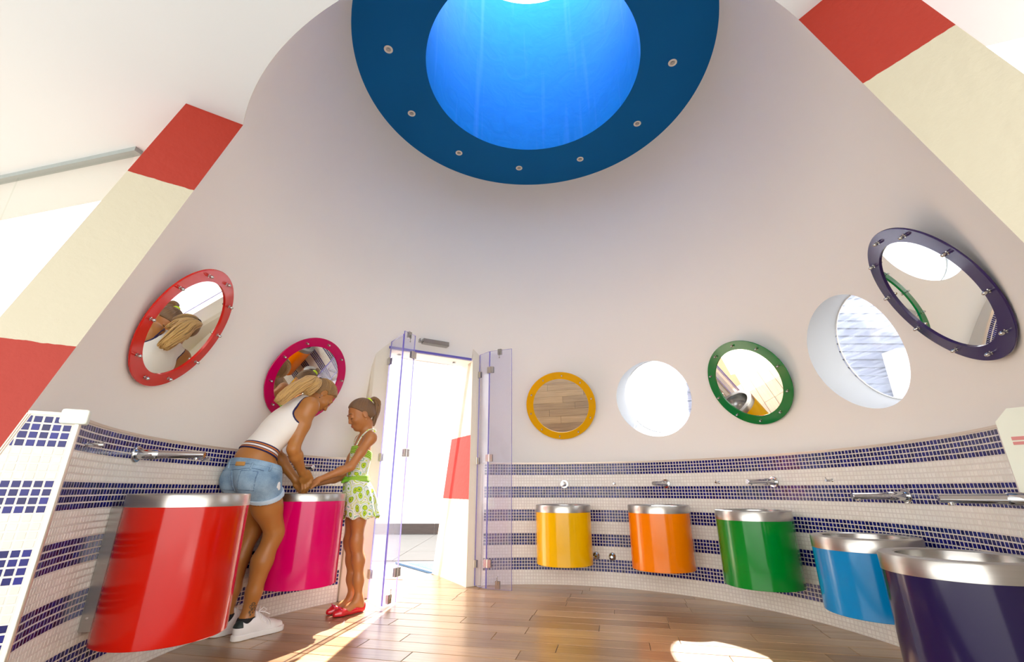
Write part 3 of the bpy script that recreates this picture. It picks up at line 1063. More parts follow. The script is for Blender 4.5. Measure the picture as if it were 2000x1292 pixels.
# ================================================================== RING SPOTLIGHTS
SP = [(-101.7, 1.145), (-69.7, 1.145), (-37.8, 1.145), (-4.6, 1.135), (28.3, 1.130), (62.6, 1.125), (96.0, 1.12)]
order_words = ['first from the left', 'second from the left', 'third from the left', 'lowest one above the doorway axis', 'third from the right', 'second from the right', 'first from the right']
for (az, r), wd in zip(SP, order_words):
    o0 = Q(az, r, ZR)
    t = thing('ceiling_light', 'tiny recessed spotlight in the blue ceiling ring, ' + wd, 'light', o0, 'spotlights in the blue ring')
    M = Matrix.Translation(o0) @ Matrix.Rotation(math.pi, 4, 'X')
    g = G(); g.lathe([(0.034, -0.001), (0.034, 0.003), (0.031, 0.005), (0.022, 0.004), (0.020, 0.001)], 28, 0, M); g.obj('ring', 'lamp_white', t)
    g = G(); g.lathe([(0.021, 0.0012), (0.010, 0.0005), (0.009, 0.003), (0.0, 0.003)], 20, 0, M); g.obj('lens', 'steel', t)

# ================================================================== GLASS DOORS
def leaf(parent, a, b, z0, z1, mirror=False):
    """one acrylic leaf between plan points a and b; its faces are clear, its edges violet"""
    a = Vector((a[0], a[1], 0)); b = Vector((b[0], b[1], 0)); d = (b - a).normalized(); n = Vector((-d.y, d.x, 0)) * 0.006
    g = G()
    c = [a - n, b - n, b + n, a + n]
    vs = [Vector((p.x, p.y, z0)) for p in c] + [Vector((p.x, p.y, z1)) for p in c]
    g.add(vs, [(0, 1, 5, 4), (2, 3, 7, 6)], 0)
    g.add(vs, [(1, 2, 6, 5), (3, 0, 4, 7), (0, 3, 2, 1), (4, 5, 6, 7)], 1)
    return g.obj('panel', ['clear_acrylic', 'acrylic_edge'], parent)


def hinge(parent, p, d1, z):
    g = G()
    M = frame((p[0], p[1], z), d1, (-d1[1], d1[0], 0))
    for s in (-1, 1):
        g.box((0.004 * s if s > 0 else -0.036, -0.011, -0.032), (0.036 if s > 0 else -0.004, -0.007, 0.032), 0, M)
        g.box((0.004 * s if s > 0 else -0.036, 0.007, -0.032), (0.036 if s > 0 else -0.004, 0.011, 0.032), 0, M)
        for zz in (-0.018, 0.018):
            g.lathe([(0, 0.0118), (0.004, 0.0115), (0.005, 0.0105)], 10, 0, M @ Matrix.Translation((0.02 * s, 0, zz)) @ Matrix.Rotation(-math.pi / 2, 4, 'X'))
            g.lathe([(0, 0.0118), (0.004, 0.0115), (0.005, 0.0105)], 10, 0, M @ Matrix.Translation((0.02 * s, 0, zz)) @ Matrix.Rotation(math.pi / 2, 4, 'X'))
    g.tube([M @ Vector((0, -0.009, -0.036)), M @ Vector((0, -0.009, 0.036))], 0.0055, 10)
    return g.obj('hinge', 'bolt_steel', parent)


def bolt_box(parent, p, d, z, up):
    M = frame((p[0], p[1], z), d, (-d[1], d[0], 0))
    g = G()
    g.box((-0.021, -0.012, -0.03), (0.021, 0.012, 0.03), 0, M)
    s = 1 if up else -1
    g.tube([M @ Vector((0, -0.014, 0)), M @ Vector((0, -0.016, 0.03 * s)), M @ Vector((0, -0.016, 0.062 * s))], 0.003, 8)
    g.lathe([(0, 0.072 * s), (0.006, 0.066 * s), (0.006, 0.060 * s), (0, 0.056 * s)], 10, 0, M @ Matrix.Translation((0, -0.016, 0)))
    return g.obj('bolt', 'steel', parent)


ZB0, ZB1 = 0.012, 2.19
RH, RF, RE = (-0.345, 4.640), (-0.229, 4.500), (-0.002, 4.405)
LH, LF, LE = (-1.150, 4.095), (-0.972, 3.850), (-0.905, 4.000)
for i, (h, f, e, nm) in enumerate(((LH, LF, LE, 'left'), (RH, RF, RE, 'right'))):
    d_ = kind(thing('door_%d' % (i + 1), None, None, (h[0], h[1], 0)))
    hv, fv, ev = Vector((*h, 0)), Vector((*f, 0)), Vector((*e, 0))
    d1 = (fv - hv).normalized(); d2 = (ev - fv).normalized()
    leaf(d_, hv + d1 * 0.006, fv - d1 * 0.004, ZB0, ZB1 - (0.03 if i == 0 else 0.0))
    leaf(d_, fv + d2 * 0.004, ev, ZB0, ZB1)
    for z in (0.19, 1.10, 1.97):
        hinge(d_, hv, d1, z)
        mid = (d1 + d2)
        hinge(d_, fv + d2 * 0.01, d2 if i else d1, z + 0.02) if i else hinge(d_, ev - d2 * 0.012, d2, z + 0.03)
    pb = fv + (ev - fv) * 0.46
    bolt_box(d_, pb, d2, ZB0 + 0.035, True)
    bolt_box(d_, pb, d2, ZB1 - 0.02, False)
# violet acrylic stop strip along the top of the doorway
g = G()
a, b = DP(-0.44, 1.918, 0), DP(0.43, 1.918, 0)
g.box((0, -0.005, 2.118), ((b - a).length, 0.005, 2.140), 0, frame((a.x, a.y, 0), b - a, DA))
kind(g.obj('trim_10', 'acrylic_edge'))

# steel keeper above the doorway
c0, c1 = Vector((-0.925, 4.30, 0)), Vector((-0.655, 4.455, 0))
t = thing('door_catch', 'brushed steel box catch mounted on the wall above the glass doorway', 'door catch', ((c0 + c1) / 2 + Vector((0, 0, 2.25))))
M = frame((c0.x, c0.y, 2.25), c1 - c0, DA)
g = G(); g.box((0.035, -0.012, -0.024), ((c1 - c0).length, 0.09, 0.022), 0, M); g.obj('housing', 'steel', t, bevel=0.002)
g = G(); g.box((0.0, 0.0, -0.014), (0.034, 0.06, -0.006), 0, M); g.box((0.0, 0.0, -0.005), (0.008, 0.06, 0.018), 0, M); g.obj('keeper_plate', 'steel', t)

# soft corner cap on top of the pier post
cp = PM @ Vector((R0P + 0.02, -0.006, ztop + 0.0))
t = thing('corner_guard', 'milky plastic corner cap on top of the tiled pier post', 'corner guard', cp)
g = G()
g.box((R0P - 0.030, -0.020, ztop - 0.030), (R0P + 0.045, 0.030, ztop + 0.022), 0, PM)
g.obj('cap', 'cap_plastic', t, bevel=0.008)

# ================================================================== PEOPLE
class Field:
    """signed distance field on a grid: bodies and clothes are blended volumes turned into one continuous surface"""

    def __init__(self, lo, hi, h):
        self.lo = np.array(lo, np.float32); self.h = h
        self.n = np.ceil((np.array(hi) - np.array(lo)) / h).astype(int) + 1
        self.d = np.full(self.n, 0.25, np.float32)

    def copy(self):
        f = Field.__new__(Field); f.lo, f.h, f.n, f.d = self.lo, self.h, self.n, self.d.copy(); return f

    def win(self, lo, hi):
        a = np.maximum(np.floor((np.array(lo) - self.lo) / self.h).astype(int), 0)
        b = np.minimum(np.ceil((np.array(hi) - self.lo) / self.h).astype(int) + 1, self.n)
        if np.any(b <= a): return None, None
        ax = [self.lo[i] + self.h * np.arange(a[i], b[i], dtype=np.float32) for i in range(3)]
        sl = tuple(slice(a[i], b[i]) for i in range(3))
        return sl, (ax[0][:, None, None], ax[1][None, :, None], ax[2][None, None, :])

    def mix(self, sl, dd, k, sub=False):
        cur = self.d[sl]
        if sub:
            self.d[sl] = np.maximum(cur, -dd) if k <= 0 else -self._smin(-cur, dd, k)
        else:
            self.d[sl] = np.minimum(cur, dd) if k <= 0 else self._smin(cur, dd, k)

    @staticmethod
    def _smin(a, b, k):
        hh = np.maximum(k - np.abs(a - b), 0) / k
        return np.minimum(a, b) - hh * hh * k * 0.25

    def cap(self, a, b, ra, rb=None, k=0.02, sub=False):
        rb = ra if rb is None else rb
        a = np.array(a, np.float32); b = np.array(b, np.float32)
        m = max(ra, rb) + k + 0.02
        sl, X = self.win(np.minimum(a, b) - m, np.maximum(a, b) + m)
        if sl is None: return self
        ab = b - a; L2 = float(ab @ ab) + 1e-9
        t = ((X[0] - a[0]) * ab[0] + (X[1] - a[1]) * ab[1] + (X[2] - a[2]) * ab[2]) / L2
        t = np.clip(t, 0, 1)
        dx = X[0] - a[0] - t * ab[0]; dy = X[1] - a[1] - t * ab[1]; dz = X[2] - a[2] - t * ab[2]
        self.mix(sl, np.sqrt(dx * dx + dy * dy + dz * dz) - (ra + (rb - ra) * t), k, sub)
        return self

    def chain(self, pts, rad, k=0.02):
        for i in range(len(pts) - 1):
            self.cap(pts[i], pts[i + 1], rad[i], rad[i + 1], k)
        return self

    def ell(self, c, r, ax=None, k=0.03, sub=False):
        c = np.array(c, np.float32); r = np.array(r, np.float32)
        m = float(r.max()) + k + 0.02
        sl, X = self.win(c - m, c + m)
        if sl is None: return self
        A = np.eye(3, dtype=np.float32) if ax is None else np.array(ax, np.float32)
        q = [X[0] - c[0], X[1] - c[1], X[2] - c[2]]
        u = [(q[0] * A[i, 0] + q[1] * A[i, 1] + q[2] * A[i, 2]) for i in range(3)]
        k0 = np.sqrt(sum((u[i] / r[i]) ** 2 for i in range(3)))
        k1 = np.sqrt(sum((u[i] / (r[i] * r[i])) ** 2 for i in range(3))) + 1e-6
        self.mix(sl, k0 * (k0 - 1.0) / k1, k, sub)
        return self

    def grid(self):
        ax = [self.lo[i] + self.h * np.arange(self.n[i], dtype=np.float32) for i in range(3)]
        return ax[0][:, None, None], ax[1][None, :, None], ax[2][None, None, :]

    def at(self, v):
        """trilinear sample at points v (n,3)"""
        q = (np.asarray(v) - self.lo) / self.h
        i = np.clip(np.floor(q).astype(int), 0, self.n - 2); t = q - i
        out = 0
        for a in (0, 1):
            for b in (0, 1):
                for c in (0, 1):
                    w = (t[:, 0] if a else 1 - t[:, 0]) * (t[:, 1] if b else 1 - t[:, 1]) * (t[:, 2] if c else 1 - t[:, 2])
                    out = out + w * self.d[i[:, 0] + a, i[:, 1] + b, i[:, 2] + c]
        return out

    def surface(self, d=None):
        d = self.d if d is None else d
        s = d < 0
        nx, ny, nz = d.shape
        cnt = np.zeros((nx - 1, ny - 1, nz - 1), np.int8)
        for a in (0, 1):
            for b in (0, 1):
                for c in (0, 1):
                    cnt += s[a:nx - 1 + a, b:ny - 1 + b, c:nz - 1 + c]
        act = (cnt > 0) & (cnt < 8)
        idx = np.argwhere(act)
        vid = np.full(act.shape, -1, np.int64); vid[act] = np.arange(len(idx))
        acc = np.zeros((len(idx), 3)); num = np.zeros(len(idx))
        cor = [(a, b, c) for a in (0, 1) for b in (0, 1) for c in (0, 1)]
        val = {c: d[idx[:, 0] + c[0], idx[:, 1] + c[1], idx[:, 2] + c[2]] for c in cor}
        for p in cor:
            for axis in range(3):
                if p[axis]: continue
                q = list(p); q[axis] = 1; q = tuple(q)
                va, vb = val[p], val[q]
                m = (va < 0) != (vb < 0)
                t = np.where(m, va / np.where(m, va - vb, 1), 0)
                pt = np.tile(np.array(p, float), (len(idx), 1)); pt[:, axis] += t
                acc[m] += pt[m]; num[m] += 1
        v = (idx + acc / num[:, None]) * self.h + self.lo
        faces = []
        for axis in range(3):
            a1, a2 = (axis + 1) % 3, (axis + 2) % 3
            sa = [slice(None)] * 3; sb = [slice(None)] * 3
            sa[axis] = slice(0, -1); sb[axis] = slice(1, None)
            ch = s[tuple(sa)] != s[tuple(sb)]
            e = np.argwhere(ch)
            e = e[(e[:, a1] > 0) & (e[:, a2] > 0) & (e[:, a1] < d.shape[a1] - 1) & (e[:, a2] < d.shape[a2] - 1)]
            o1 = np.zeros(3, int); o1[a1] = 1; o2 = np.zeros(3, int); o2[a2] = 1
            f = [vid[tuple((e - o).T)] for o in (o1 + o2, o2, np.zeros(3, int), o1)]
            fl = s[tuple(e.T)]
            q = np.stack(f, 1)
            q[~fl] = q[~fl][:, ::-1]
            faces.append(q)
        F = np.concatenate(faces)
        return v, F[(F >= 0).all(1)]


def smooth_mesh(v, F, it=2, lam=0.5):
    e = np.concatenate([F[:, [0, 1]], F[:, [1, 2]], F[:, [2, 3]], F[:, [3, 0]]])
    for _ in range(it):
        acc = np.zeros_like(v); num = np.zeros(len(v))
        np.add.at(acc, e[:, 0], v[e[:, 1]]); np.add.at(acc, e[:, 1], v[e[:, 0]])
        np.add.at(num, e[:, 0], 1); np.add.at(num, e[:, 1], 1)
        v = v + lam * (acc / np.maximum(num, 1)[:, None] - v)
    return v


def sdf_obj(name, fld, material, parent, M, d=None, it=2, attr=None):
    v, F = fld.surface(d)
    if len(v) == 0: raise RuntimeError('empty ' + name)
    v = smooth_mesh(v, F, it)
    me = bpy.data.meshes.new(name)
    w = v @ np.array(M.to_3x3()).T + np.array(M.translation)
    me.from_pydata(w.tolist(), [], F.tolist())
    me.polygons.foreach_set('use_smooth', [True] * len(me.polygons))
    for q in (material if isinstance(material, (list, tuple)) else [material]):
        me.materials.append(MATS[q])
    for an, fn in (attr or {}).items():
        at = me.attributes.new(an, 'FLOAT', 'POINT')
        at.data.foreach_set('value', np.asarray(fn(v), np.float32))
    me.update()
    return link(name, me, parent)


def snap(F, pts, off=0.0, n=14):
    """slide points onto the surface of a field (at signed distance off)"""
    v = np.array(pts, float)
    for _ in range(n):
        e = F.h
        d = F.at(v) - off
        gr = np.stack([F.at(v + np.eye(3)[i] * e) - F.at(v - np.eye(3)[i] * e) for i in range(3)], 1) / (2 * e)
        gr /= np.maximum(np.linalg.norm(gr, axis=1), 0.3)[:, None]
        v = v - gr * np.clip(d, -0.02, 0.02)[:, None] * 0.8
    return v


def dense(pts, m=4):
    pts = [np.array(p, float) for p in pts]; out = []
    for i in range(len(pts) - 1):
        for k in range(m): out.append(pts[i] * (1 - k / m) + pts[i + 1] * k / m)
    return out + [pts[-1]]


def unit(v):
    v = np.array(v, float); return v / np.linalg.norm(v)


def axes(up, fwd):
    """rows: right, forward, up"""
    u = unit(up); f = np.array(fwd, float); f = unit(f - u * (f @ u)); r = np.cross(f, u)
    return np.array([r, f, u])


def plane(g, p, n):
    n = unit(n)
    return (g[0] - p[0]) * n[0] + (g[1] - p[1]) * n[1] + (g[2] - p[2]) * n[2]


def ballf(g, c, r):
    return np.sqrt((g[0] - c[0]) ** 2 + (g[1] - c[1]) ** 2 + (g[2] - c[2]) ** 2) - r


def capf(g, a, b, r, r2=None):
    a = np.array(a, float); b = np.array(b, float); ab = b - a
    r2 = r if r2 is None else r2
    t = np.clip(((g[0] - a[0]) * ab[0] + (g[1] - a[1]) * ab[1] + (g[2] - a[2]) * ab[2]) / (ab @ ab), 0, 1)
    return np.sqrt((g[0] - a[0] - t * ab[0]) ** 2 + (g[1] - a[1] - t * ab[1]) ** 2 + (g[2] - a[2] - t * ab[2]) ** 2) - (r + (r2 - r) * t)


def boxf(g, c, A, hs):
    q = [g[0] - c[0], g[1] - c[1], g[2] - c[2]]
    u = [np.abs(q[0] * A[i][0] + q[1] * A[i][1] + q[2] * A[i][2]) - hs[i] for i in range(3)]
    return np.maximum(np.maximum(u[0], u[1]), u[2])


# ---- cloth, skin and hair materials --------------------------------------------
def skinmat(name, col, var=0.10):
    m, nt, n, l, b = newmat(name)
    setp(b, Roughness=0.42, Subsurface_Weight=0.12, Subsurface_Scale=1.0)
    b.inputs['Subsurface Radius'].default_value = (0.010, 0.004, 0.002)
    g = n.new('ShaderNodeNewGeometry')
    nz = n.new('ShaderNodeTexNoise'); nz.inputs['Scale'].default_value = 9; nz.inputs['Detail'].default_value = 4
    l.new(g.outputs['Position'], nz.inputs[0])
    mx = n.new('ShaderNodeMix'); mx.data_type = 'RGBA'
    mx.inputs[6].default_value = (*[c * (1 - var) for c in col], 1); mx.inputs[7].default_value = (*[min(1, c * (1 + var)) for c in col], 1)
    l.new(nz.outputs[0], mx.inputs[0]); l.new(mx.outputs[2], b.inputs['Base Color'])
    MATS[name] = m


skinmat('tanned_skin', (0.40, 0.158, 0.034))
skinmat('girl_skin', (0.44, 0.17, 0.050))


def hairmat(name, dark, light):
    m, nt, n, l, b = newmat(name)
    setp(b, Roughness=0.42)
    g = n.new('ShaderNodeNewGeometry')
    at = n.new('ShaderNodeAttribute'); at.attribute_name = 'strand'
    nz = n.new('ShaderNodeTexNoise'); nz.inputs['Scale'].default_value = 1.0; nz.inputs['Detail'].default_value = 3
    nz.noise_dimensions = '1D'
    sc = n.new('ShaderNodeMath'); sc.operation = 'MULTIPLY_ADD'; sc.inputs[1].default_value = 60
    l.new(at.outputs['Fac'], sc.inputs[0]); l.new(g.outputs['Random Per Island'], sc.inputs[2])
    l.new(sc.outputs[0], nz.inputs['W'])
    ad = n.new('ShaderNodeMath'); ad.operation = 'MULTIPLY_ADD'; ad.inputs[1].default_value = 0.5; ad.inputs[2].default_value = -0.12
    l.new(g.outputs['Random Per Island'], ad.inputs[0])
    a2 = n.new('ShaderNodeMath'); a2.operation = 'ADD'; l.new(nz.outputs['Fac'], a2.inputs[0]); l.new(ad.outputs[0], a2.inputs[1])
    mr = n.new('ShaderNodeMapRange'); mr.inputs[1].default_value = 0.40; mr.inputs[2].default_value = 0.72
    l.new(a2.outputs[0], mr.inputs[0])
    mx = n.new('ShaderNodeMix'); mx.data_type = 'RGBA'
    mx.inputs[6].default_value = (*dark, 1); mx.inputs[7].default_value = (*light, 1)
    l.new(mr.outputs[0], mx.inputs[0]); l.new(mx.outputs[2], b.inputs['Base Color'])
    bp = n.new('ShaderNodeBump'); bp.inputs['Strength'].default_value = 0.5; bp.inputs['Distance'].default_value = 0.004
    l.new(nz.outputs['Fac'], bp.inputs['Height']); l.new(bp.outputs[0], b.inputs['Normal'])
    MATS[name] = m


hairmat('blonde_hair', (0.15, 0.075, 0.022), (0.62, 0.38, 0.13))
hairmat('crown_hair', (0.050, 0.022, 0.006), (0.34, 0.18, 0.05))
hairmat('streaked_hair', (0.06, 0.028, 0.008), (0.58, 0.35, 0.11))
hairmat('brown_hair', (0.05, 0.024, 0.010), (0.24, 0.125, 0.05))


def knitmat():
    """ribbed white top whose hem carries navy, orange and white bands (u = distance above the hem)"""
    m, nt, n, l, b = newmat('white_knit')
    setp(b, Roughness=0.85)
    at = n.new('ShaderNodeAttribute'); at.attribute_name = 'u'
    mr = n.new('ShaderNodeMapRange'); mr.inputs[1].default_value = 0.0; mr.inputs[2].default_value = 0.1
    l.new(at.outputs['Fac'], mr.inputs[0])
    cr = n.new('ShaderNodeValToRGB'); cr.color_ramp.interpolation = 'CONSTANT'
    navy, orange, white = (0.018, 0.012, 0.07, 1), (0.55, 0.17, 0.02, 1), (0.80, 0.76, 0.69, 1)
    stops = [(0.0, navy), (0.09, orange), (0.16, navy), (0.21, white), (0.32, navy), (0.37, orange), (0.45, navy), (0.53, white)]
    el = cr.color_ramp.elements
    el[0].position = 0.0; el[0].color = navy
    el[1].position = stops[1][0]; el[1].color = stops[1][1]
    for p, c in stops[2:]:
        e = el.new(p); e.color = c
    l.new(mr.outputs[0], cr.inputs[0]); l.new(cr.outputs[0], b.inputs['Base Color'])
    wv = n.new('ShaderNodeTexNoise'); wv.inputs['Scale'].default_value = 220
    tc = n.new('ShaderNodeNewGeometry'); l.new(tc.outputs['Position'], wv.inputs[0])
    bp = n.new('ShaderNodeBump'); bp.inputs['Strength'].default_value = 0.15; bp.inputs['Distance'].default_value = 0.002
    l.new(wv.outputs[0], bp.inputs['Height']); l.new(bp.outputs[0], b.inputs['Normal'])
    MATS['white_knit'] = m


knitmat()
mat('navy_trim', (0.018, 0.012, 0.07), 0.8)


def denim(name, a, c):
    m, nt, n, l, b = newmat(name)
    setp(b, Roughness=0.9)
    g = n.new('ShaderNodeNewGeometry')
    nz = n.new('ShaderNodeTexNoise'); nz.inputs['Scale'].default_value = 10; nz.inputs['Detail'].default_value = 6
    l.new(g.outputs['Position'], nz.inputs[0])
    n2 = n.new('ShaderNodeTexNoise'); n2.inputs['Scale'].default_value = 260
    l.new(g.outputs['Position'], n2.inputs[0])
    s = n.new('ShaderNodeMath'); s.operation = 'MULTIPLY_ADD'; s.inputs[1].default_value = 0.35
    l.new(n2.outputs[0], s.inputs[0]); l.new(nz.outputs[0], s.inputs[2])
    mr = n.new('ShaderNodeMapRange'); mr.inputs[1].default_value = 0.45; mr.inputs[2].default_value = 0.9
    l.new(s.outputs[0], mr.inputs[0])
    mx = n.new('ShaderNodeMix'); mx.data_type = 'RGBA'; mx.inputs[6].default_value = (*a, 1); mx.inputs[7].default_value = (*c, 1)
    l.new(mr.outputs[0], mx.inputs[0]); l.new(mx.outputs[2], b.inputs['Base Color'])
    bp = n.new('ShaderNodeBump'); bp.inputs['Strength'].default_value = 0.4; bp.inputs['Distance'].default_value = 0.006
    l.new(nz.outputs[0], bp.inputs['Height']); l.new(bp.outputs[0], b.inputs['Normal'])
    MATS[name] = m


denim('denim', (0.10, 0.19, 0.30), (0.30, 0.44, 0.56))
denim('denim_cuff', (0.30, 0.42, 0.52), (0.52, 0.62, 0.70))
denim('denim_seam', (0.06, 0.11, 0.19), (0.14, 0.24, 0.36))
mat('leather_label', (0.50, 0.25, 0.06), 0.7)
mat('frayed_white', (0.72, 0.74, 0.74), 0.9)
mat('shoe_leather', (0.78, 0.75, 0.72), 0.45, var=0.04)
mat('shoe_sole', (0.76, 0.73, 0.68), 0.6)
mat('gum', (0.35, 0.2, 0.09), 0.6)
mat('sock', (0.01, 0.01, 0.012), 0.9)
mat('heel_tab', (0.012, 0.02, 0.018), 0.5)
mat('tattoo_ink', (0.10, 0.06, 0.03), 0.5)
mat('red_shoe', (0.62, 0.012, 0.02), 0.22, coat=0.5)
mat('pink_bow', (0.60, 0.02, 0.10), 0.4)
mat('neon_band', (0.62, 0.85, 0.02), 0.6)
mat('gold', (0.8, 0.6, 0.3), 0.2, 1.0)
mat('lip', (0.40, 0.10, 0.06), 0.4)
mat('lash', (0.03, 0.015, 0.01), 0.7)
mat('brow', (0.10, 0.05, 0.02), 0.8)


def dressmat():
    """white cotton printed with nested lime and green rings"""
    m, nt, n, l, b = newmat('printed_cotton')
    setp(b, Roughness=0.85)
    g = n.new('ShaderNodeNewGeometry')
    mp = n.new('ShaderNodeMapping'); mp.inputs['Scale'].default_value = (1, 1, 0.85)
    l.new(g.outputs['Position'], mp.inputs[0])
    nz = n.new('ShaderNodeTexNoise'); nz.inputs['Scale'].default_value = 14
    l.new(mp.outputs[0], nz.inputs[0])
    ad = n.new('ShaderNodeMix'); ad.data_type = 'VECTOR'; ad.inputs[0].default_value = 0.035
    l.new(mp.outputs[0], ad.inputs[4]); l.new(nz.outputs['Color'], ad.inputs[5])
    vo = n.new('ShaderNodeTexVoronoi'); vo.inputs['Scale'].default_value = 19; vo.inputs['Randomness'].default_value = 0.75
    l.new(ad.outputs[1], vo.inputs['Vector'])
    cr = n.new('ShaderNodeValToRGB'); cr.color_ramp.interpolation = 'CONSTANT'
    el = cr.color_ramp.elements
    lime, green, white, teal, dark = (0.50, 0.62, 0.02, 1), (0.16, 0.38, 0.02, 1), (0.80, 0.80, 0.70, 1), (0.18, 0.50, 0.38, 1), (0.03, 0.03, 0.02, 1)
    el[0].position = 0; el[0].color = green
    el[1].position = 0.11; el[1].color = lime
    for p, c in ((0.27, green), (0.34, white), (0.45, teal), (0.49, white), (0.60, lime), (0.67, white), (0.80, dark), (0.82, white)):
        e = el.new(p); e.color = c
    l.new(vo.outputs['Distance'], cr.inputs[0]); l.new(cr.outputs[0], b.inputs['Base Color'])
    MATS['printed_cotton'] = m
    m, nt, n, l, b = newmat('striped_green')
    setp(b, Roughness=0.8)
    at = n.new('ShaderNodeAttribute'); at.attribute_name = 'u'
    w = n.new('ShaderNodeMath'); w.operation = 'MULTIPLY'; w.inputs[1].default_value = 75
    l.new(at.outputs['Fac'], w.inputs[0])
    fr = n.new('ShaderNodeMath'); fr.operation = 'FRACT'; l.new(w.outputs[0], fr.inputs[0])
    cr = n.new('ShaderNodeValToRGB'); cr.color_ramp.interpolation = 'CONSTANT'
    cr.color_ramp.elements[0].color = (0.16, 0.42, 0.01, 1); cr.color_ramp.elements[1].position = 0.55; cr.color_ramp.elements[1].color = (0.52, 0.70, 0.10, 1)
    l.new(fr.outputs[0], cr.inputs[0]); l.new(cr.outputs[0], b.inputs['Base Color'])
    MATS['striped_green'] = m


dressmat()


def hand(F, wrist, knuckle, tips, palm_n, size=1.0, k=0.0022, thumb=None):
    """palm and five separate bent fingers; tips: four finger tips, thumb: (mid, tip)"""
    w = np.array(wrist, float); kn = np.array(knuckle, float)
    d = unit(kn - w); n = np.array(palm_n, float); n = unit(n - d * (n @ d)); side = np.cross(n, d)
    L = np.linalg.norm(kn - w)
    A = np.array([side, n, d])
    F.cap(w, w + d * L * 0.45, 0.022 * size, 0.020 * size, 0.015)
    F.ell(w + d * L * 0.62, (0.036 * size, 0.0145 * size, L * 0.46), A, 0.010)
    for i in range(4):
        off = (i - 1.5) * 0.0186 * size
        base = kn + side * off - d * 0.008 * abs(i - 1.3)
        tip = np.array(tips[i], float)
        mid = base * 0.52 + tip * 0.48 + n * (0.010 * size)
        F.chain([w + d * L * 0.6 + side * off * 0.8, base, mid, tip], [0.0088 * size, 0.0082 * size, 0.0077 * size, 0.0066 * size], k)
    if thumb is not None:
        b0 = w + d * L * 0.25 + side * (0.026 * size * thumb[2])
        F.chain([b0, np.array(thumb[0], float), np.array(thumb[1], float)], [0.014 * size, 0.0105 * size, 0.0078 * size], 0.008)


def head(F, c, A, s=1.0, child=False, k=0.018):
    """skull, jaw, nose, lips, chin, ears; A rows: right, forward, up; c: centre of the head"""
    c = np.array(c, float)
    T = lambda x, y, z: c + s * (A[0] * x + A[1] * y + A[2] * z)
    F.ell(T(0, -0.012, 0.026), (0.073 * s, 0.093 * s, 0.082 * s), A, k)
    F.ell(T(0, 0.018, -0.035), (0.057 * s, 0.068 * s, 0.070 * s), A, 0.03)
    F.ell(T(0, 0.055, -0.088), (0.026 * s, 0.024 * s, 0.020 * s), A, 0.028)            # chin
    for sx in (-1, 1):
        F.ell(T(sx * 0.036, 0.058, -0.030), (0.024 * s, 0.022 * s, 0.022 * s), A, 0.02)  # cheek
        F.ell(T(sx * 0.030, 0.0755, -0.001), (0.0165 * s, 0.0115 * s, 0.012 * s), A, 0.006)
        F.ell(T(sx * 0.027, 0.0775, 0.021), (0.022 * s, 0.010 * s, 0.007 * s), A, 0.014)  # brow ridge
        # ear
        F.ell(T(sx * 0.072, -0.010, -0.012), (0.008 * s, 0.018 * s, 0.030 * s), A, 0.006)
        F.ell(T(sx * 0.079, -0.006, -0.010), (0.006 * s, 0.010 * s, 0.018 * s), A, 0.004, sub=True)
    nl = 0.010 if child else 0.018
    F.cap(T(0, 0.082, 0.010), T(0, 0.085 + nl, -0.033), 0.0065 * s, (0.0090 if child else 0.0100) * s, 0.010)
    for sx in (-1, 1):
        F.ell(T(sx * 0.011, 0.080 + nl * 0.6, -0.036), (0.009 * s, 0.010 * s, 0.007 * s), A, 0.006)
    F.ell(T(0, 0.078, -0.058), (0.022 * s, 0.013 * s, 0.006 * s), A, 0.008)
    F.ell(T(0, 0.076, -0.069), (0.019 * s, 0.013 * s, 0.007 * s), A, 0.008)
    return T


def face_details(T, parent, M, s, A, F):
    """lowered lids with lashes, brows and lips laid on the face"""
    W = lambda pts, off=0.0: [M @ Vector(p) for p in snap(F, dense(pts), off)]
    def taper(n, r):
        return [r * (0.35 + 0.65 * math.sin(math.pi * i / (n - 1))) for i in range(n)]
    for sx in (-1, 1):
        q = W([T(sx * x, y, z) for x, y, z in ((0.015, 0.085, -0.006), (0.024, 0.087, -0.0105), (0.034, 0.083, -0.0105), (0.043, 0.074, -0.005))])
        g = G(); g.tube(q, taper(len(q), 0.0022 * s), 8); g.obj('eyelash', 'lash', parent)
        q = W([T(sx * x, y, z) for x, y, z in ((0.012, 0.090, 0.0195), (0.024, 0.090, 0.0255), (0.037, 0.084, 0.0250), (0.049, 0.070, 0.018))], -0.0018)
        g = G(); g.tube(q, taper(len(q), 0.0034 * s), 8); g.obj('eyebrow', 'brow', parent)
    g = G()
    q = W([T(x, y, z) for x, y, z in ((-0.022, 0.081, -0.0625), (-0.009, 0.0905, -0.0605), (0, 0.0915, -0.0618), (0.009, 0.0905, -0.0605), (0.022, 0.081, -0.0625))], -0.0012)
    g.tube(q, taper(len(q), 0.0038 * s), 8)
    q = W([T(x, y, z) for x, y, z in ((-0.019, 0.082, -0.0655), (0, 0.0905, -0.0700), (0.019, 0.082, -0.0655))], -0.0014)
    g.tube(q, taper(len(q), 0.0046 * s), 8)
    g.obj('lips', 'lip', parent)


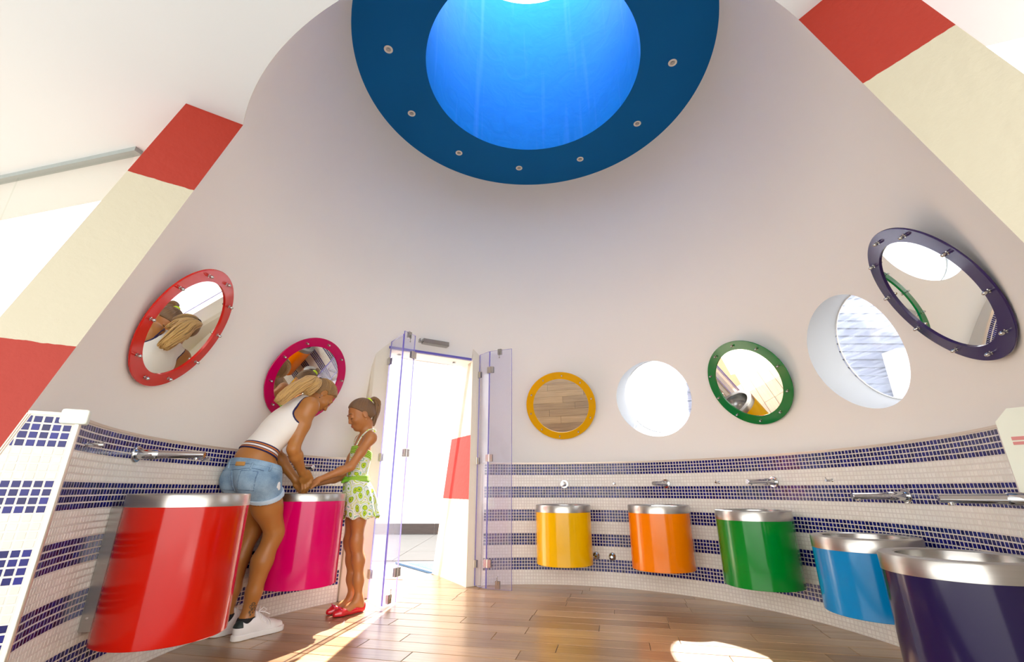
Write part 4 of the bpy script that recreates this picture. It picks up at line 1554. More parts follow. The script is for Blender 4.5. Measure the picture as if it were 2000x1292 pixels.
def strands(name, roots, parent, M, material, n, wave, rad, seed, spread):
    """locks of hair: wavy tubes along a guide line; spread(t) gives the half width of the bundle"""
    rnd = random.Random(seed)
    guide = [np.array(p, float) for p in roots]
    for _ in range(2):                                   # round the guide line
        q = [guide[0]]
        for i in range(len(guide) - 1):
            q += [guide[i] * 0.75 + guide[i + 1] * 0.25, guide[i] * 0.25 + guide[i + 1] * 0.75]
        guide = q + [guide[-1]]
    m = len(guide)
    g = G()
    for k in range(n):
        a = rnd.uniform(0, 2 * math.pi); rr = math.sqrt(rnd.random())
        ph = rnd.uniform(0, 6.28); fq = rnd.uniform(1.6, 2.6)
        pts = []; rads = []
        N = 18
        tend = rnd.uniform(0.85, 1.0)
        for i in range(N):
            t = tend * i / (N - 1) * (m - 1)
            j = min(int(t), m - 2); u = t - j
            p = guide[j] * (1 - u) + guide[j + 1] * u
            d = unit(guide[j + 1] - guide[j])
            e1 = unit(np.cross(d, (0.3, 0.2, 1))); e2 = np.cross(d, e1)
            tt = t / (m - 1)
            w = spread(tt)
            p = p + e1 * (rr * math.cos(a) * w + wave * tt * math.sin(fq * 6.28 * tt + ph)) + e2 * (rr * math.sin(a) * w * 0.6 + wave * 0.6 * tt * math.cos(fq * 6.28 * tt + ph))
            pts.append(M @ Vector(p)); rads.append(rad * (0.6 + 0.8 * math.sin(math.pi * min(1, 0.15 + 0.85 * tt))) * (1 if i < N - 1 else 0.3))
        g.tube(pts, rads, 6)
    return g.obj(name, material, parent)


def combed(name, HF, T, tie, parent, M, material, n, seed, s):
    """combed strands lying on the head, from the hairline back to the hair tie"""
    rnd = random.Random(seed); g = G()
    for k in range(n):
        a = rnd.uniform(-1, 1); b = rnd.uniform(-0.012, 0.010)
        p0 = np.array(T(0.080 * a, 0.066 - 0.075 * a * a + b * 0.4, 0.082 - 0.100 * a * a - b * 0.4))
        m = (p0 + tie) / 2 + (np.array(T(0.02 * a, -0.01, 0.11)) - np.array(T(0, 0, 0))) * (0.5 + 0.2 * rnd.random())
        N = 12; pts = []
        for i in range(N):
            t = i / (N - 1); pts.append(p0 * (1 - t) ** 2 + m * 2 * t * (1 - t) + tie * t * t)
        pts = snap(HF, pts[1:], rnd.uniform(-0.0022, -0.0006)); N = len(pts)
        g.tube([M @ Vector(v) for v in pts], [0.0008 * s + 0.0020 * s * math.sin(math.pi * min(1, 0.1 + i / (N - 1) * 0.9)) for i in range(N)], 5)
    return g.obj(name, material, parent)


# ------------------------------------------------------------------ the woman
def build_woman():
    O = (-1.649, 3.051, 0.0)
    f2 = Vector((math.cos(R(62)), math.sin(R(62)), 0)); s2 = Vector((f2.y, -f2.x, 0))
    M = Matrix(((s2.x, f2.x, 0, O[0]), (s2.y, f2.y, 0, O[1]), (0, 0, 1, 0), (0, 0, 0, 1)))
    t = thing('person', 'woman in a white sleeveless top and denim shorts bending over the pink washbasin', 'person', M @ Vector((0, 0.1, 0)))
    H = 0.0045
    lo, hi = (-0.30, -0.22, 0.0), (0.32, 0.68, 1.70)
    # torso only (clothes are cut from it), then the rest
    wa, nk = np.array((0.0, -0.045, 1.03)), np.array((0.035, 0.262, 1.45))
    ax = unit(nk - wa)
    TA = axes(ax, (0.12, 1, -0.6))
    rs, ls = np.array((0.155, 0.205, 1.385)), np.array((-0.125, 0.285, 1.385))
    F = Field(lo, hi, H)
    F.ell((0.0, -0.005, 0.93), (0.160, 0.112, 0.13), axes((0, 0.12, 1), (0, 1, 0)), 0.03)
    for sx in (-1, 1):
        F.ell((sx * 0.078, -0.070, 0.895), (0.088, 0.085, 0.095), None, 0.04)
    F.ell(wa + ax * 0.02, (0.130, 0.094, 0.15), TA, 0.05)
    F.ell(wa + ax * 0.23, (0.142, 0.100, 0.17), TA, 0.06)
    F.ell(wa + ax * 0.33 + TA[1] * 0.01, (0.150, 0.092, 0.12), TA, 0.05)
    for sx in (-1, 1):
        F.ell(wa + ax * 0.285 + TA[0] * sx * 0.068 + TA[1] * 0.085, (0.056, 0.050, 0.056), TA, 0.04)
    F.cap(rs - (0.035, 0, 0), ls + (0.035, 0, 0), 0.052, 0.052, 0.05)
    F.cap(nk - ax * 0.03, nk - ax * 0.10, 0.055, 0.07, 0.05)
    torso = F.copy()
    # hips and thighs
    rk, lk = np.array((0.060, 0.150, 0.560)), np.array((-0.152, 0.135, 0.575))
    ra, la = np.array((0.004, 0.098, 0.105)), np.array((-0.180, 0.085, 0.105))
    rh, lh = np.array((0.078, -0.005, 0.875)), np.array((-0.082, 0.020, 0.875))
    for hp, kn, an in ((rh, rk, ra), (lh, lk, la)):
        F.chain([hp, hp * 0.55 + kn * 0.45, kn + (0, 0, 0.03)], [0.098, 0.082, 0.060], 0.045)
        F.ell(kn + (0, 0.011, 0), (0.052, 0.048, 0.068), None, 0.035)
        cf = kn * 0.68 + an * 0.32 + np.array((0, -0.020, 0))
        F.chain([kn, cf, kn * 0.3 + an * 0.7 + np.array((0, -0.006, 0)), an], [0.053, 0.060 if hp is rh else 0.054, 0.043, 0.034], 0.03)
        F.chain([an, an + (0, -0.03, -0.05)], [0.036, 0.034], 0.02)
        F.cap(an + (0.0, 0.0, -0.02), an + (0.0, 0.12, -0.075), 0.034, 0.024, 0.03)
    legs = F.copy()
    # arms
    re, rw = np.array((0.146, 0.132, 1.088)), np.array((0.085, 0.272, 0.948))
    le, lw = np.array((-0.10, 0.17, 1.085)), np.array((-0.015, 0.312, 0.895))
    F.ell(rs, (0.060, 0.058, 0.064), None, 0.04)
    F.chain([rs, rs * 0.55 + re * 0.45, re], [0.052, 0.045, 0.038], 0.03)
    F.chain([re, re * 0.7 + rw * 0.3, rw], [0.039, 0.042, 0.026], 0.02)
    F.ell(ls, (0.056, 0.056, 0.060), None, 0.04)
    F.chain([ls, ls * 0.55 + le * 0.45, le], [0.050, 0.043, 0.037], 0.03)
    F.chain([le, le * 0.7 + lw * 0.3, lw], [0.038, 0.040, 0.026], 0.02)
    # hands closing on the girl's fingers
    cam_n = unit((0.78, -0.60, 0.20))
    rkn = np.array((0.070, 0.336, 0.884))
    dd = unit(rkn - rw); nn = unit(cam_n - dd * (cam_n @ dd)); sd = np.cross(nn, dd)
    tips = [rkn + sd * ((i - 1.5) * 0.0215) + np.array((-0.010, 0.008, -0.058)) + np.array((0, 0, -1.0)) * (0.004, 0.012, 0.010, 0.0)[i] for i in range(4)]
    hand(F, rw, rkn, tips, nn, 1.18, thumb=(rw + dd * 0.045 + sd * 0.036, rw + dd * 0.085 + sd * 0.046 + (0, 0, -0.012), 1))
    lkn = np.array((0.000, 0.366, 0.858))
    dl = unit(lkn - lw); nl = unit(cam_n - dl * (cam_n @ dl)); sl_ = np.cross(nl, dl)
    tips = [lkn + sl_ * ((i - 1.5) * 0.020) + np.array((0.012, 0.020, -0.050)) + np.array((0, 0, -1.0)) * (0.0, 0.010, 0.012, 0.004)[i] for i in range(4)]
    hand(F, lw, lkn, tips, nl, 1.12, thumb=(lw + dl * 0.045 - sl_ * 0.034, lw + dl * 0.080 - sl_ * 0.040 + (0, 0, -0.010), -1))
    # neck, head
    hc = np.array((0.030, 0.385, 1.503))
    HA = axes((0.13, 0.74, 0.62), (0.22, 0.60, -0.75))
    hs = 1.03
    F.chain([nk - ax * 0.04, hc - HA[2] * 0.075 * hs - HA[1] * 0.028], [0.058, 0.050], 0.035)
    T = head(F, hc, HA, hs)
    body = sdf_obj('body', F, 'tanned_skin', t, M, it=2)
    face_details(T, t, M, hs, HA, F)
    g = F.grid()
    # --- top
    hem = wa + ax * 0.030
    hemn = unit(ax * 0.9 + np.array((0.0, -0.14, 0.35)))
    shell = torso.d - 0.0075
    region = -plane(g, hem, hemn)                                   # above the hem
    armR = capf(g, rs + (0.050, -0.020, 0.045), rs + np.array((0.030, -0.055, -0.060)), 0.090, 0.074)
    armL = capf(g, ls + (-0.050, -0.020, 0.045), ls + np.array((-0.030, -0.055, -0.060)), 0.090, 0.074)
    neckc = nk + ax * 0.035 + TA[1] * 0.02
    neckf = ballf(g, neckc, 0.085)
    cutf = np.minimum(np.minimum(armR, armL), neckf)
    top = np.maximum(np.maximum(shell, region), -cutf)
    top = np.maximum(top, -(torso.d + 0.006))
    fu = lambda v: (v - hem) @ hemn
    top_o = sdf_obj('tank_top', F, 'white_knit', t, M, d=top, it=1, attr={'u': fu})
    trim = np.maximum(np.maximum(torso.d - 0.0095, -(torso.d + 0.004)), np.maximum(np.abs(np.minimum(armR, armL)) - 0.0066, region))
    trim = np.maximum(trim, -neckf)
    for sx in (1, -1):
        sdf_obj('armhole_trim', F, 'navy_trim', top_o, M, d=np.maximum(trim, -sx * (g[0] - 0.015)), it=5)
    trim = np.maximum(np.maximum(torso.d - 0.0095, -(torso.d + 0.004)), np.abs(neckf) - 0.0052)
    trim = np.maximum(trim, -np.minimum(armR, armL))
    sdf_obj('neck_trim', F, 'white_knit', top_o, M, d=trim, it=1, attr={'u': lambda v: np.full(len(v), 0.09)})
    gg = G()
    p0, p1 = rs + np.array((-0.030, 0.030, 0.062)), rs + np.array((-0.030, -0.100, -0.020))
    mid = rs + np.array((-0.022, -0.045, 0.050))
    gg.tube([M @ Vector(p) for p in snap(F, dense((p0, mid, p1)), 0.0005)], 0.0036, 8)
    gg.obj('bra_strap', 'navy_trim', t)
    # --- denim shorts
    wc = np.array((0.0, -0.022, 0.995)); wn = unit((0.0, 0.20, 1.0))
    sh = legs.d - 0.013
    below = plane(g, wc, wn)
    cut = None
    hems = []
    for hp, kn in ((rh, rk), (lh, lk)):
        a = unit(kn - hp); hp0 = hp + a * 0.082
        hems.append((hp0, a))
    x, y, z = g
    # above both leg hems, each judged on its own side
    sideR = x - (rh[0] + lh[0]) / 2
    plR = plane(g, hems[0][0], unit(hems[0][1] + np.array((-0.28, -0.02, 0)))); plL = plane(g, hems[1][0], hems[1][1])
    hemf = np.where(sideR > 0, plR, plL)
    shorts = np.maximum(np.maximum(sh, below), hemf)
    shorts = np.maximum(shorts, -(legs.d + 0.006))
    sho = sdf_obj('shorts', F, 'denim', t, M, d=shorts, it=1)
    cuff = np.maximum(np.maximum(legs.d - 0.020, -(legs.d + 0.004)), np.maximum(np.abs(hemf + 0.006) - 0.013, below))
    sdf_obj('rolled_cuff', F, 'denim_cuff', sho, M, d=cuff, it=2)
    band = np.maximum(np.maximum(legs.d - 0.0155, -(legs.d + 0.004)), np.abs(below + 0.018) - 0.018)
    sdf_obj('waistband', F, 'denim', sho, M, d=band, it=1)
    for dz, kx in ((0.042, 0.0), (0.070, 0.14)):
        gg = G()
        pts = snap(F, [(xx, -0.16 + 0.10 * (abs(xx) / 0.16) ** 2, 0.995 - dz + 0.026 - kx * abs(xx - 0.03)) for xx in np.linspace(-0.10, 0.155, 24)], 0.0135)
        gg.tube([M @ Vector(v) for v in pts], 0.0024, 6)
        gg.obj('yoke_seam', 'denim_seam', sho)
    # back pockets, label, belt loops
    zv = np.array((0.0, 0.13, 1.0))
    for sx, nm in ((1, 'back_pocket'), (-1, 'back_pocket')):
        c = np.array((0.042 + sx * 0.082, -0.13, 0.885)); A = axes(zv, (-0.22 - sx * 0.42, 1, 0))
        bx = boxf(g, c, A, (0.052, 0.07, 0.058))
        pk = np.maximum(np.maximum(legs.d - 0.0172, -(legs.d + 0.0)), bx)
        sdf_obj(nm, F, 'denim', sho, M, d=pk, it=1)
        edge = np.maximum(np.maximum(legs.d - 0.0185, -(legs.d + 0.0)), np.abs(bx + 0.004) - 0.0032)
        sdf_obj('pocket_stitching', F, 'denim_seam', sho, M, d=edge, it=1)
    lab = np.maximum(np.maximum(legs.d - 0.018, -(legs.d + 0.0)), boxf(g, (0.055, -0.13, 0.980), axes(zv, (-0.25, 1, 0)), (0.035, 0.08, 0.013)))
    sdf_obj('waist_label', F, 'leather_label', sho, M, d=lab, it=0)
    for lx, ly in ((0.108, -0.09), (-0.03, -0.11), (0.158, -0.01)):
        lp = np.maximum(np.maximum(legs.d - 0.0195, -(legs.d + 0.0)), boxf(g, (lx, ly, 0.972 - lx * 0.08), axes(zv, (-lx * 6, 1, 0)), (0.006, 0.06, 0.024)))
        sdf_obj('belt_loop', F, 'denim', sho, M, d=lp, it=0)
    rb = None
    for q_, r_ in (((0.165, 0.030, 0.882), 0.011), ((0.168, 0.038, 0.866), 0.013), ((0.168, 0.046, 0.850), 0.010), ((0.170, 0.034, 0.852), 0.009), ((0.168, 0.050, 0.840), 0.007)):
        bb = ballf(g, q_, r_ + 0.006); rb = bb if rb is None else np.minimum(rb, bb)
    fr = np.maximum(np.maximum(legs.d - 0.0165, -(legs.d + 0.0)), rb)
    sdf_obj('frayed_patch', F, 'frayed_white', sho, M, d=fr, it=0)
    # --- tattoo on the calf just above the sock, and on the lower back
    tc = ra + np.array((0.045, -0.004, 0.050))
    gg = G()
    for dx, dz, r in ((0, 0.0, 0.009), (0.016, 0.012, 0.010), (-0.013, 0.015, 0.010), (0.001, 0.030, 0.011), (0.022, -0.006, 0.008), (-0.012, -0.014, 0.008), (-0.004, -0.028, 0.006), (0.010, -0.018, 0.006)):
        c = tc + np.array((0.0, dx, dz))
        ring = [c + np.array((0, r * math.cos(2 * math.pi * i / 14) * (1 + 0.18 * math.cos(6 * math.pi * i / 7)), r * math.sin(2 * math.pi * i / 14))) for i in range(14)]
        inner = [c + (q - c) * 0.45 for q in ring]
        pts = snap(F, ring + inner, 0.0012)
        gg.add([M @ Vector(v) for v in pts], [(i, (i + 1) % 14, 14 + (i + 1) % 14, 14 + i) for i in range(14)], 0, True)
        if r < 0.0095:
            gg.add([M @ Vector(v) for v in snap(F, inner, 0.0012)], [tuple(range(14))], 0, True)
    o = gg.obj('ankle_tattoo', 'tattoo_ink', t)
    # --- socks and shoes
    for an, nm, rot in ((ra, 'R', 0.03), (la, 'L', 0.0)):
        sk = np.maximum(np.maximum(legs.d - 0.004, -(legs.d + 0.004)), np.maximum(np.abs(z - 0.082) - 0.030, boxf(g, (an[0], an[1] - 0.02, 0.08), np.eye(3), (0.09, 0.10, 0.1))))
        sdf_obj('ankle_sock', F, 'sock', t, M, d=sk, it=1)
        heel = np.array((an[0] + 0.008, an[1] - 0.082)); toe = np.array((an[0] + 0.008 + rot, an[1] + 0.236))
        sneaker(t, M, heel, toe, an)
    # --- hair
    HF = Field((-0.16, 0.18, 1.30), (0.22, 0.62, 1.72), 0.004)
    HF.ell(T(0, -0.012, 0.033), (0.083 * hs, 0.105 * hs, 0.094 * hs), HA, 0.0)
    HF.ell(T(0, -0.070, -0.005), (0.058 * hs, 0.040 * hs, 0.065 * hs), HA, 0.03)
    q = HF.grid()
    fc = T(0, 0.10, -0.045)
    hf = HF.d
    face = plane(q, T(0, 0.046, 0.048), -(HA[1] * 0.80 + HA[2] * -0.60))   # in front of the hairline
    hf = np.maximum(hf, -face)
    low = plane(q, T(0, -0.03, -0.062), -(HA[2] + HA[1] * 0.25))
    hf = np.maximum(hf, low)
    for sx in (-1, 1):
        e = np.sqrt(sum(((q[0] - T(sx * 0.079, -0.004, -0.014)[0]) * HA[i][0] + (q[1] - T(sx * 0.079, -0.004, -0.014)[1]) * HA[i][1] + (q[2] - T(sx * 0.079, -0.004, -0.014)[2]) * HA[i][2]) ** 2 / r ** 2 for i, r in enumerate((0.03, 0.020, 0.032)))) * 0.02 - 0.02
        hf = np.maximum(hf, -e)
    tie = np.array(T(0, -0.100, 0.052))
    hair_o = sdf_obj('hair', HF, 'crown_hair', t, M, d=hf, it=2, attr={'strand': lambda v: np.arctan2((v - tie) @ HA[0], (v - tie) @ HA[2] + 1e-6) * 2.2 + ((v - tie) @ HA[1]) * 0.6})
    combed('combed_strands', HF, T, tie, hair_o, M, 'crown_hair', 130, 21, 1.0)
    combed('combed_strands', HF, T, tie, hair_o, M, 'streaked_hair', 70, 25, 1.0)
    # ponytail sweeping over the shoulder blade
    gd = [tie, tie + np.array((0.010, -0.075, 0.006)), np.array((0.060, 0.224, 1.570)), np.array((0.065, 0.145, 1.518)), np.array((0.070, 0.070, 1.450)), np.array((0.070, 0.015, 1.385))]
    strands('ponytail', gd, hair_o, M, 'blonde_hair', 380, 0.006, 0.0030, 4, lambda u: 0.012 + 0.044 * math.sin(min(1, u * 1.5) * math.pi / 2) * (1 - 0.6 * max(0, u - 0.6) / 0.4))
    gd2 = [tie, tie + np.array((0.050, -0.050, -0.015)), np.array((0.105, 0.26, 1.535)), np.array((0.105, 0.19, 1.475))]
    strands('ponytail', gd2, hair_o, M, 'blonde_hair', 120, 0.005, 0.0028, 8, lambda u: 0.010 + 0.024 * math.sin(min(1, u * 1.5) * math.pi / 2))
    gg = G(); gg.lathe([(0.018 + 0.009 * math.cos(a), 0.009 * math.sin(a)) for a in [2 * math.pi * i / 10 for i in range(10)]], 24, 0, axis_frame(M @ Vector(tie), M.to_3x3() @ Vector((0.1, -0.9, 0.2))), close=True)
    gg.obj('hair_tie', 'sock', hair_o)
    # earrings
    for sx in (1,):
        p = T(sx * 0.083, -0.004, -0.040)
        gg = G(); gg.lathe([(0, -0.0035), (0.003, -0.002), (0.0035, 0), (0.003, 0.002), (0, 0.0035)], 12, 0, Matrix.Translation(M @ Vector(p))); gg.obj('earring', 'chrome', t)
        p = T(sx * 0.080, 0.0, -0.060)
        gg = G(); gg.lathe([(0, -0.004), (0.003, -0.002), (0.0035, 0), (0.003, 0.003), (0, 0.004)], 12, 0, Matrix.Translation(M @ Vector(p))); gg.obj('earring', 'sock', t)
    return M


def sneaker(t, M, heel, toe, an):
    h0 = np.array((heel[0], heel[1], 0.0)); d = unit(np.array((toe[0] - heel[0], toe[1] - heel[1], 0.0))); L = float(np.hypot(*(toe - heel)))
    sd_ = np.array((d[1], -d[0], 0.0))
    p = lambda f, z, sx=0.0: h0 + d * L * f + np.array((0, 0, z)) + sd_ * sx
    lo = np.minimum(h0, p(1, 0)) - (0.08, 0.06, 0.012); hi = np.maximum(h0, p(1, 0)) + (0.08, 0.06, 0.0); hi[2] = 0.19; lo[2] = -0.012
    S = Field(lo, hi, 0.004)
    A = axes((0, 0, 1), d)
    # sole outline
    S.cap(p(0.12, 0.02), p(0.42, 0.02), 0.036, 0.036, 0.0)
    S.cap(p(0.42, 0.02), p(0.78, 0.02), 0.036, 0.046, 0.02)
    S.cap(p(0.78, 0.02), p(0.88, 0.02), 0.046, 0.038, 0.02)
    out = S.d.copy()
    q = S.grid()
    sole = np.maximum(out_xy(S, p), np.abs(q[2] - 0.016) - 0.0155)
    sdf_obj('shoe_sole', S, 'shoe_sole', t, M, d=sole, it=1)
    U = Field(lo, hi, 0.004)
    U.chain([p(0.13, 0.042), p(0.45, 0.042), p(0.72, 0.034), p(0.885, 0.032)], [0.034, 0.033, 0.038, 0.026], 0.02)
    U.chain([p(0.13, 0.072), p(0.34, 0.080), p(0.54, 0.058)], [0.029, 0.031, 0.028], 0.03)
    U.cap(p(0.375, 0.122), p(0.46, 0.080), 0.017, 0.027, 0.025)       # tongue
    up = np.maximum(U.d, 0.024 - q[2])
    # ankle opening
    opn = capf(q, p(0.24, 0.098), p(0.26, 0.16), 0.029, 0.045)
    cutt = plane(q, p(0.10, 0.098), unit(np.array((0, 0, 1.0)) - d * 0.10))
    up = np.maximum(up, -opn)
    up = np.maximum(up, np.where(((q[0] - p(0.36, 0)[0]) * d[0] + (q[1] - p(0.36, 0)[1]) * d[1] + 0 * q[2]) < 0, cutt, -1))
    upo = sdf_obj('shoe_upper', U, 'shoe_leather', t, M, d=up, it=1)
    tab = np.maximum(np.maximum(U.d - 0.0025, -(U.d + 0.004)), boxf(q, p(0.02, 0.083), A, (0.06, 0.040, 0.017)))
    sdf_obj('heel_tab', U, 'heel_tab', upo, M, d=tab, it=1)
    for i in range(6):
        f = 0.43 + i * 0.046; zz = 0.12 - i * 0.010
        gg = G()
        pts = [p(f + 0.02, zz - 0.030, 0.034), p(f + 0.006, zz - 0.006, 0.020), p(f, zz, 0.0), p(f - 0.004, zz - 0.006, -0.020), p(f + 0.016, zz - 0.030, -0.034)]
        gg.tube([M @ Vector(v) for v in snap(U, dense(pts, 3), 0.0024)], 0.0036, 8); gg.obj('lace', 'shoe_leather', upo)
    gg = G()
    b = snap(U, [p(0.42, 0.122)], 0.004)[0]
    for sgn in (-1, 1):
        pts = [b, b + sd_ * sgn * 0.018 + d * 0.018 + (0, 0, 0.022), b + sd_ * sgn * 0.036 + d * 0.03 + (0, 0, 0.010), b + sd_ * sgn * 0.024 + d * 0.022 + (0, 0, -0.002), b]
        gg.tube([M @ Vector(v) for v in pts], 0.003, 8)
        pts = [b, b + sd_ * sgn * 0.022 + d * 0.030 + (0, 0, -0.006), b + sd_ * sgn * 0.034 + d * 0.055 + (0, 0, -0.020)]
        gg.tube([M @ Vector(v) for v in pts], 0.0028, 8)
    gg.obj('lace_bow', 'shoe_leather', upo)


def out_xy(S, p):
    """outline of the sole as a vertical prism"""
    q = S.grid()
    def c2(a, b, ra, rb):
        a = a[:2]; b = b[:2]; ab = b - a
        tt = np.clip(((q[0] - a[0]) * ab[0] + (q[1] - a[1]) * ab[1]) / (ab @ ab), 0, 1)
        return np.sqrt((q[0] - a[0] - tt * ab[0]) ** 2 + (q[1] - a[1] - tt * ab[1]) ** 2) - (ra + (rb - ra) * tt) + 0 * q[2]
    return np.minimum(np.minimum(c2(p(0.125, 0), p(0.42, 0), 0.039, 0.037), c2(p(0.42, 0), p(0.76, 0), 0.037, 0.047)), c2(p(0.76, 0), p(0.86, 0), 0.047, 0.043))


build_woman()


# ------------------------------------------------------------------ the girl
def build_girl():
    O = (-1.10, 3.79, 0.0)
    f2 = Vector((math.cos(R(212)), math.sin(R(212)), 0)); s2 = Vector((f2.y, -f2.x, 0))
    M = Matrix(((s2.x, f2.x, 0, O[0]), (s2.y, f2.y, 0, O[1]), (0, 0, 1, 0), (0, 0, 0, 1)))
    t = thing('person', 'girl with a ponytail in a green ring print dress and red flat shoes', 'person', M @ Vector((0, 0.07, 0)))
    lo, hi = (-0.26, -0.16, 0.0), (0.24, 0.66, 1.60)
    F = Field(lo, hi, 0.0042)
    up = unit((0, -0.02, 1))
    A = axes(up, (0, 1, 0))
    F.ell((0, 0.104, 0.80), (0.106, 0.080, 0.11), A, 0.03)
    F.ell((0, 0.078, 0.785), (0.096, 0.074, 0.075), A, 0.03)
    F.ell((0, 0.140, 0.93), (0.092, 0.070, 0.13), A, 0.05)
    F.ell((0, 0.124, 1.10), (0.102, 0.072, 0.14), A, 0.05)
    ls, rs = np.array((-0.122, 0.092, 1.218)), np.array((0.112, 0.112, 1.218))
    F.cap(rs - (0.03, 0, 0), ls + (0.03, 0, 0), 0.040, 0.040, 0.05)
    torso = F.copy()
    lh, rh = np.array((-0.045, 0.108, 0.77)), np.array((0.048, 0.114, 0.77))
    lk, rk = np.array((-0.046, 0.098, 0.465)), np.array((0.048, 0.122, 0.460))
    la, ra = np.array((-0.048, 0.045, 0.095)), np.array((0.046, 0.070, 0.095))
    for hp, kn, an in ((lh, lk, la), (rh, rk, ra)):
        F.chain([hp, hp * 0.5 + kn * 0.5, kn + (0, 0, 0.03)], [0.064, 0.054, 0.043], 0.03)
        F.ell(kn + (0, 0.008, 0), (0.040, 0.037, 0.055), None, 0.03)
        cf = kn * 0.66 + an * 0.34 + np.array((0, -0.009, 0))
        F.chain([kn, cf, kn * 0.3 + an * 0.7 + np.array((0, -0.004, 0)), an], [0.0395, 0.0405, 0.0335, 0.0265], 0.04)
        F.chain([an, an + (0, -0.022, -0.055)], [0.030, 0.028], 0.02)
        F.chain([an + (0, 0.0, -0.02), an + (-0.019, 0.067, -0.058), an + (-0.039, 0.135, -0.075)], [0.030, 0.025, 0.018], 0.03)
    # arms
    le, lw = np.array((-0.148, 0.228, 0.995)), np.array((-0.165, 0.445, 0.898))
    re, rw = np.array((0.035, 0.235, 0.930)), np.array((-0.105, 0.462, 0.872))
    for sh, el, wr in ((ls, le, lw), (rs, re, rw)):
        F.ell(sh, (0.044, 0.044, 0.048), None, 0.03)
        F.chain([sh, sh * 0.5 + el * 0.5, el], [0.039, 0.034, 0.030], 0.025)
        F.chain([el, el * 0.68 + wr * 0.32, wr], [0.030, 0.031, 0.0215], 0.02)
    for wr, kn, sg in ((lw, np.array((-0.180, 0.512, 0.862)), 1), (rw, np.array((-0.140, 0.525, 0.852)), -1)):
        d = unit(kn - wr); n_ = unit((-0.55, 0.1, 0.8)); n_ = unit(n_ - d * (n_ @ d)); sv = np.cross(n_, d)
        tips = [kn + sv * ((i - 1.5) * 0.016) + d * (0.044, 0.054, 0.052, 0.040)[i] + np.array((0, 0, -0.022)) for i in range(4)]
        hand(F, wr, kn, tips, n_, 0.95, thumb=(wr + d * 0.04 + sv * 0.028 * sg, wr + d * 0.072 + sv * 0.034 * sg + (0, 0, -0.006), sg))
    hc = np.array((0.0, 0.160, 1.412))
    HA = axes((0.0, 0.40, 0.92), (-0.02, 0.90, -0.40))
    hs = 1.10
    F.chain([(0, 0.105, 1.22), hc - HA[2] * 0.08 * hs - HA[1] * 0.030], [0.048, 0.042], 0.03)
    T = head(F, hc, HA, hs, True)
    sdf_obj('body', F, 'girl_skin', t, M, it=2)
    face_details(T, t, M, hs, HA, F)
    g = F.grid(); x, y, z = g
    # --- dress: gathered bodice, striped sash, flared skirt
    topz = 1.135 + (y - 0.12) * 0.35 + 0 * x
    bod = np.maximum(np.maximum(torso.d - 0.009, -(torso.d + 0.006)), np.maximum(z - topz, 0.86 - z))
    armc = np.minimum(capf(g, ls + (-0.02, 0, 0.0), ls + (-0.03, 0.02, -0.10), 0.045), capf(g, rs + (0.02, 0, 0.0), rs + (0.03, 0.02, -0.10), 0.045))
    bod = np.maximum(bod, -armc)
    fr = np.maximum(bod, z - (topz - 0.058))
    sdf_obj('bodice', F, 'printed_cotton', t, M, d=fr, it=1)
    ruf = np.maximum(np.maximum(np.maximum(torso.d - 0.011, -(torso.d + 0.004)), np.maximum(z - topz, (topz - 0.060) - z)), -armc)
    sdf_obj('gathered_edge', F, 'striped_green', t, M, d=ruf, it=1, attr={'u': lambda v: v[:, 2] - (v[:, 1]) * 0.35})
    # skirt as a pleated cone
    c0, c1 = np.array((0.0, 0.140, 0.905)), np.array((0.0, 0.078, 0.632))
    gg = G(); N = 96; rows_ = 16
    vs_ = []
    for j in range(rows_ + 1):
        u = j / rows_
        c = c0 * (1 - u) + c1 * u
        for i in range(N):
            a = 2 * math.pi * i / N
            rx = 0.106 + 0.050 * u ** 0.7; ry = 0.088 + 0.052 * u ** 0.7
            back = 0.02 * max(0, -math.sin(a)) * math.sin(math.pi * min(1, u * 1.3))
            rip = 1 + 0.055 * u * math.sin(9 * a + 0.6) + 0.03 * u * math.sin(15 * a + 2)
            dz = 0.010 * u * math.sin(9 * a + 1.2)
            vs_.append(M @ Vector((c[0] + rx * rip * math.cos(a), c[1] + (ry + back) * rip * math.sin(a), c[2] + dz)))
    fs_ = [(j * N + i, j * N + (i + 1) % N, (j + 1) * N + (i + 1) % N, (j + 1) * N + i) for j in range(rows_) for i in range(N)]
    gg.add(vs_, fs_, 0, True)
    sk = gg.obj('skirt', 'printed_cotton', t)
    md = sk.modifiers.new('thick', 'SOLIDIFY'); md.thickness = 0.003
    sash = np.maximum(np.maximum(torso.d - 0.017, -(torso.d + 0.004)), np.abs(z - 0.912 - 0.10 * (0.12 - y)) - 0.024)
    sash_o = sdf_obj('sash', F, 'striped_green', t, M, d=sash, it=2, attr={'u': lambda v: v[:, 2]})
    gg = G()
    b = np.array((-0.060, 0.205, 0.905))
    for pts in ([b, b + (-0.015, 0.035, -0.005), b + (-0.02, 0.060, -0.022)], [b, b + (0.0, 0.035, 0.012), b + (0.005, 0.05, 0.0), b + (0.0, 0.02, -0.01)]):
        gg.tube([M @ Vector(v) for v in pts], [0.012, 0.014, 0.008, 0.006][:len(pts)], 10)
    gg.obj('sash_knot', 'striped_green', sash_o)
    # halter straps
    for sx in (-1, 1):
        gg = G()
        pts = [(sx * 0.055, 0.196, 1.135), (sx * 0.060, 0.180, 1.20), (sx * 0.056, 0.135, 1.253), (sx * 0.046, 0.098, 1.288), (sx * 0.012, 0.062, 1.300)]
        gg.tube([M @ Vector(v) for v in snap(F, dense(pts), 0.002)], 0.0062, 8); gg.obj('halter_strap', 'printed_cotton', t)
    gg = G(); b = np.array((0.0, 0.058, 1.300))
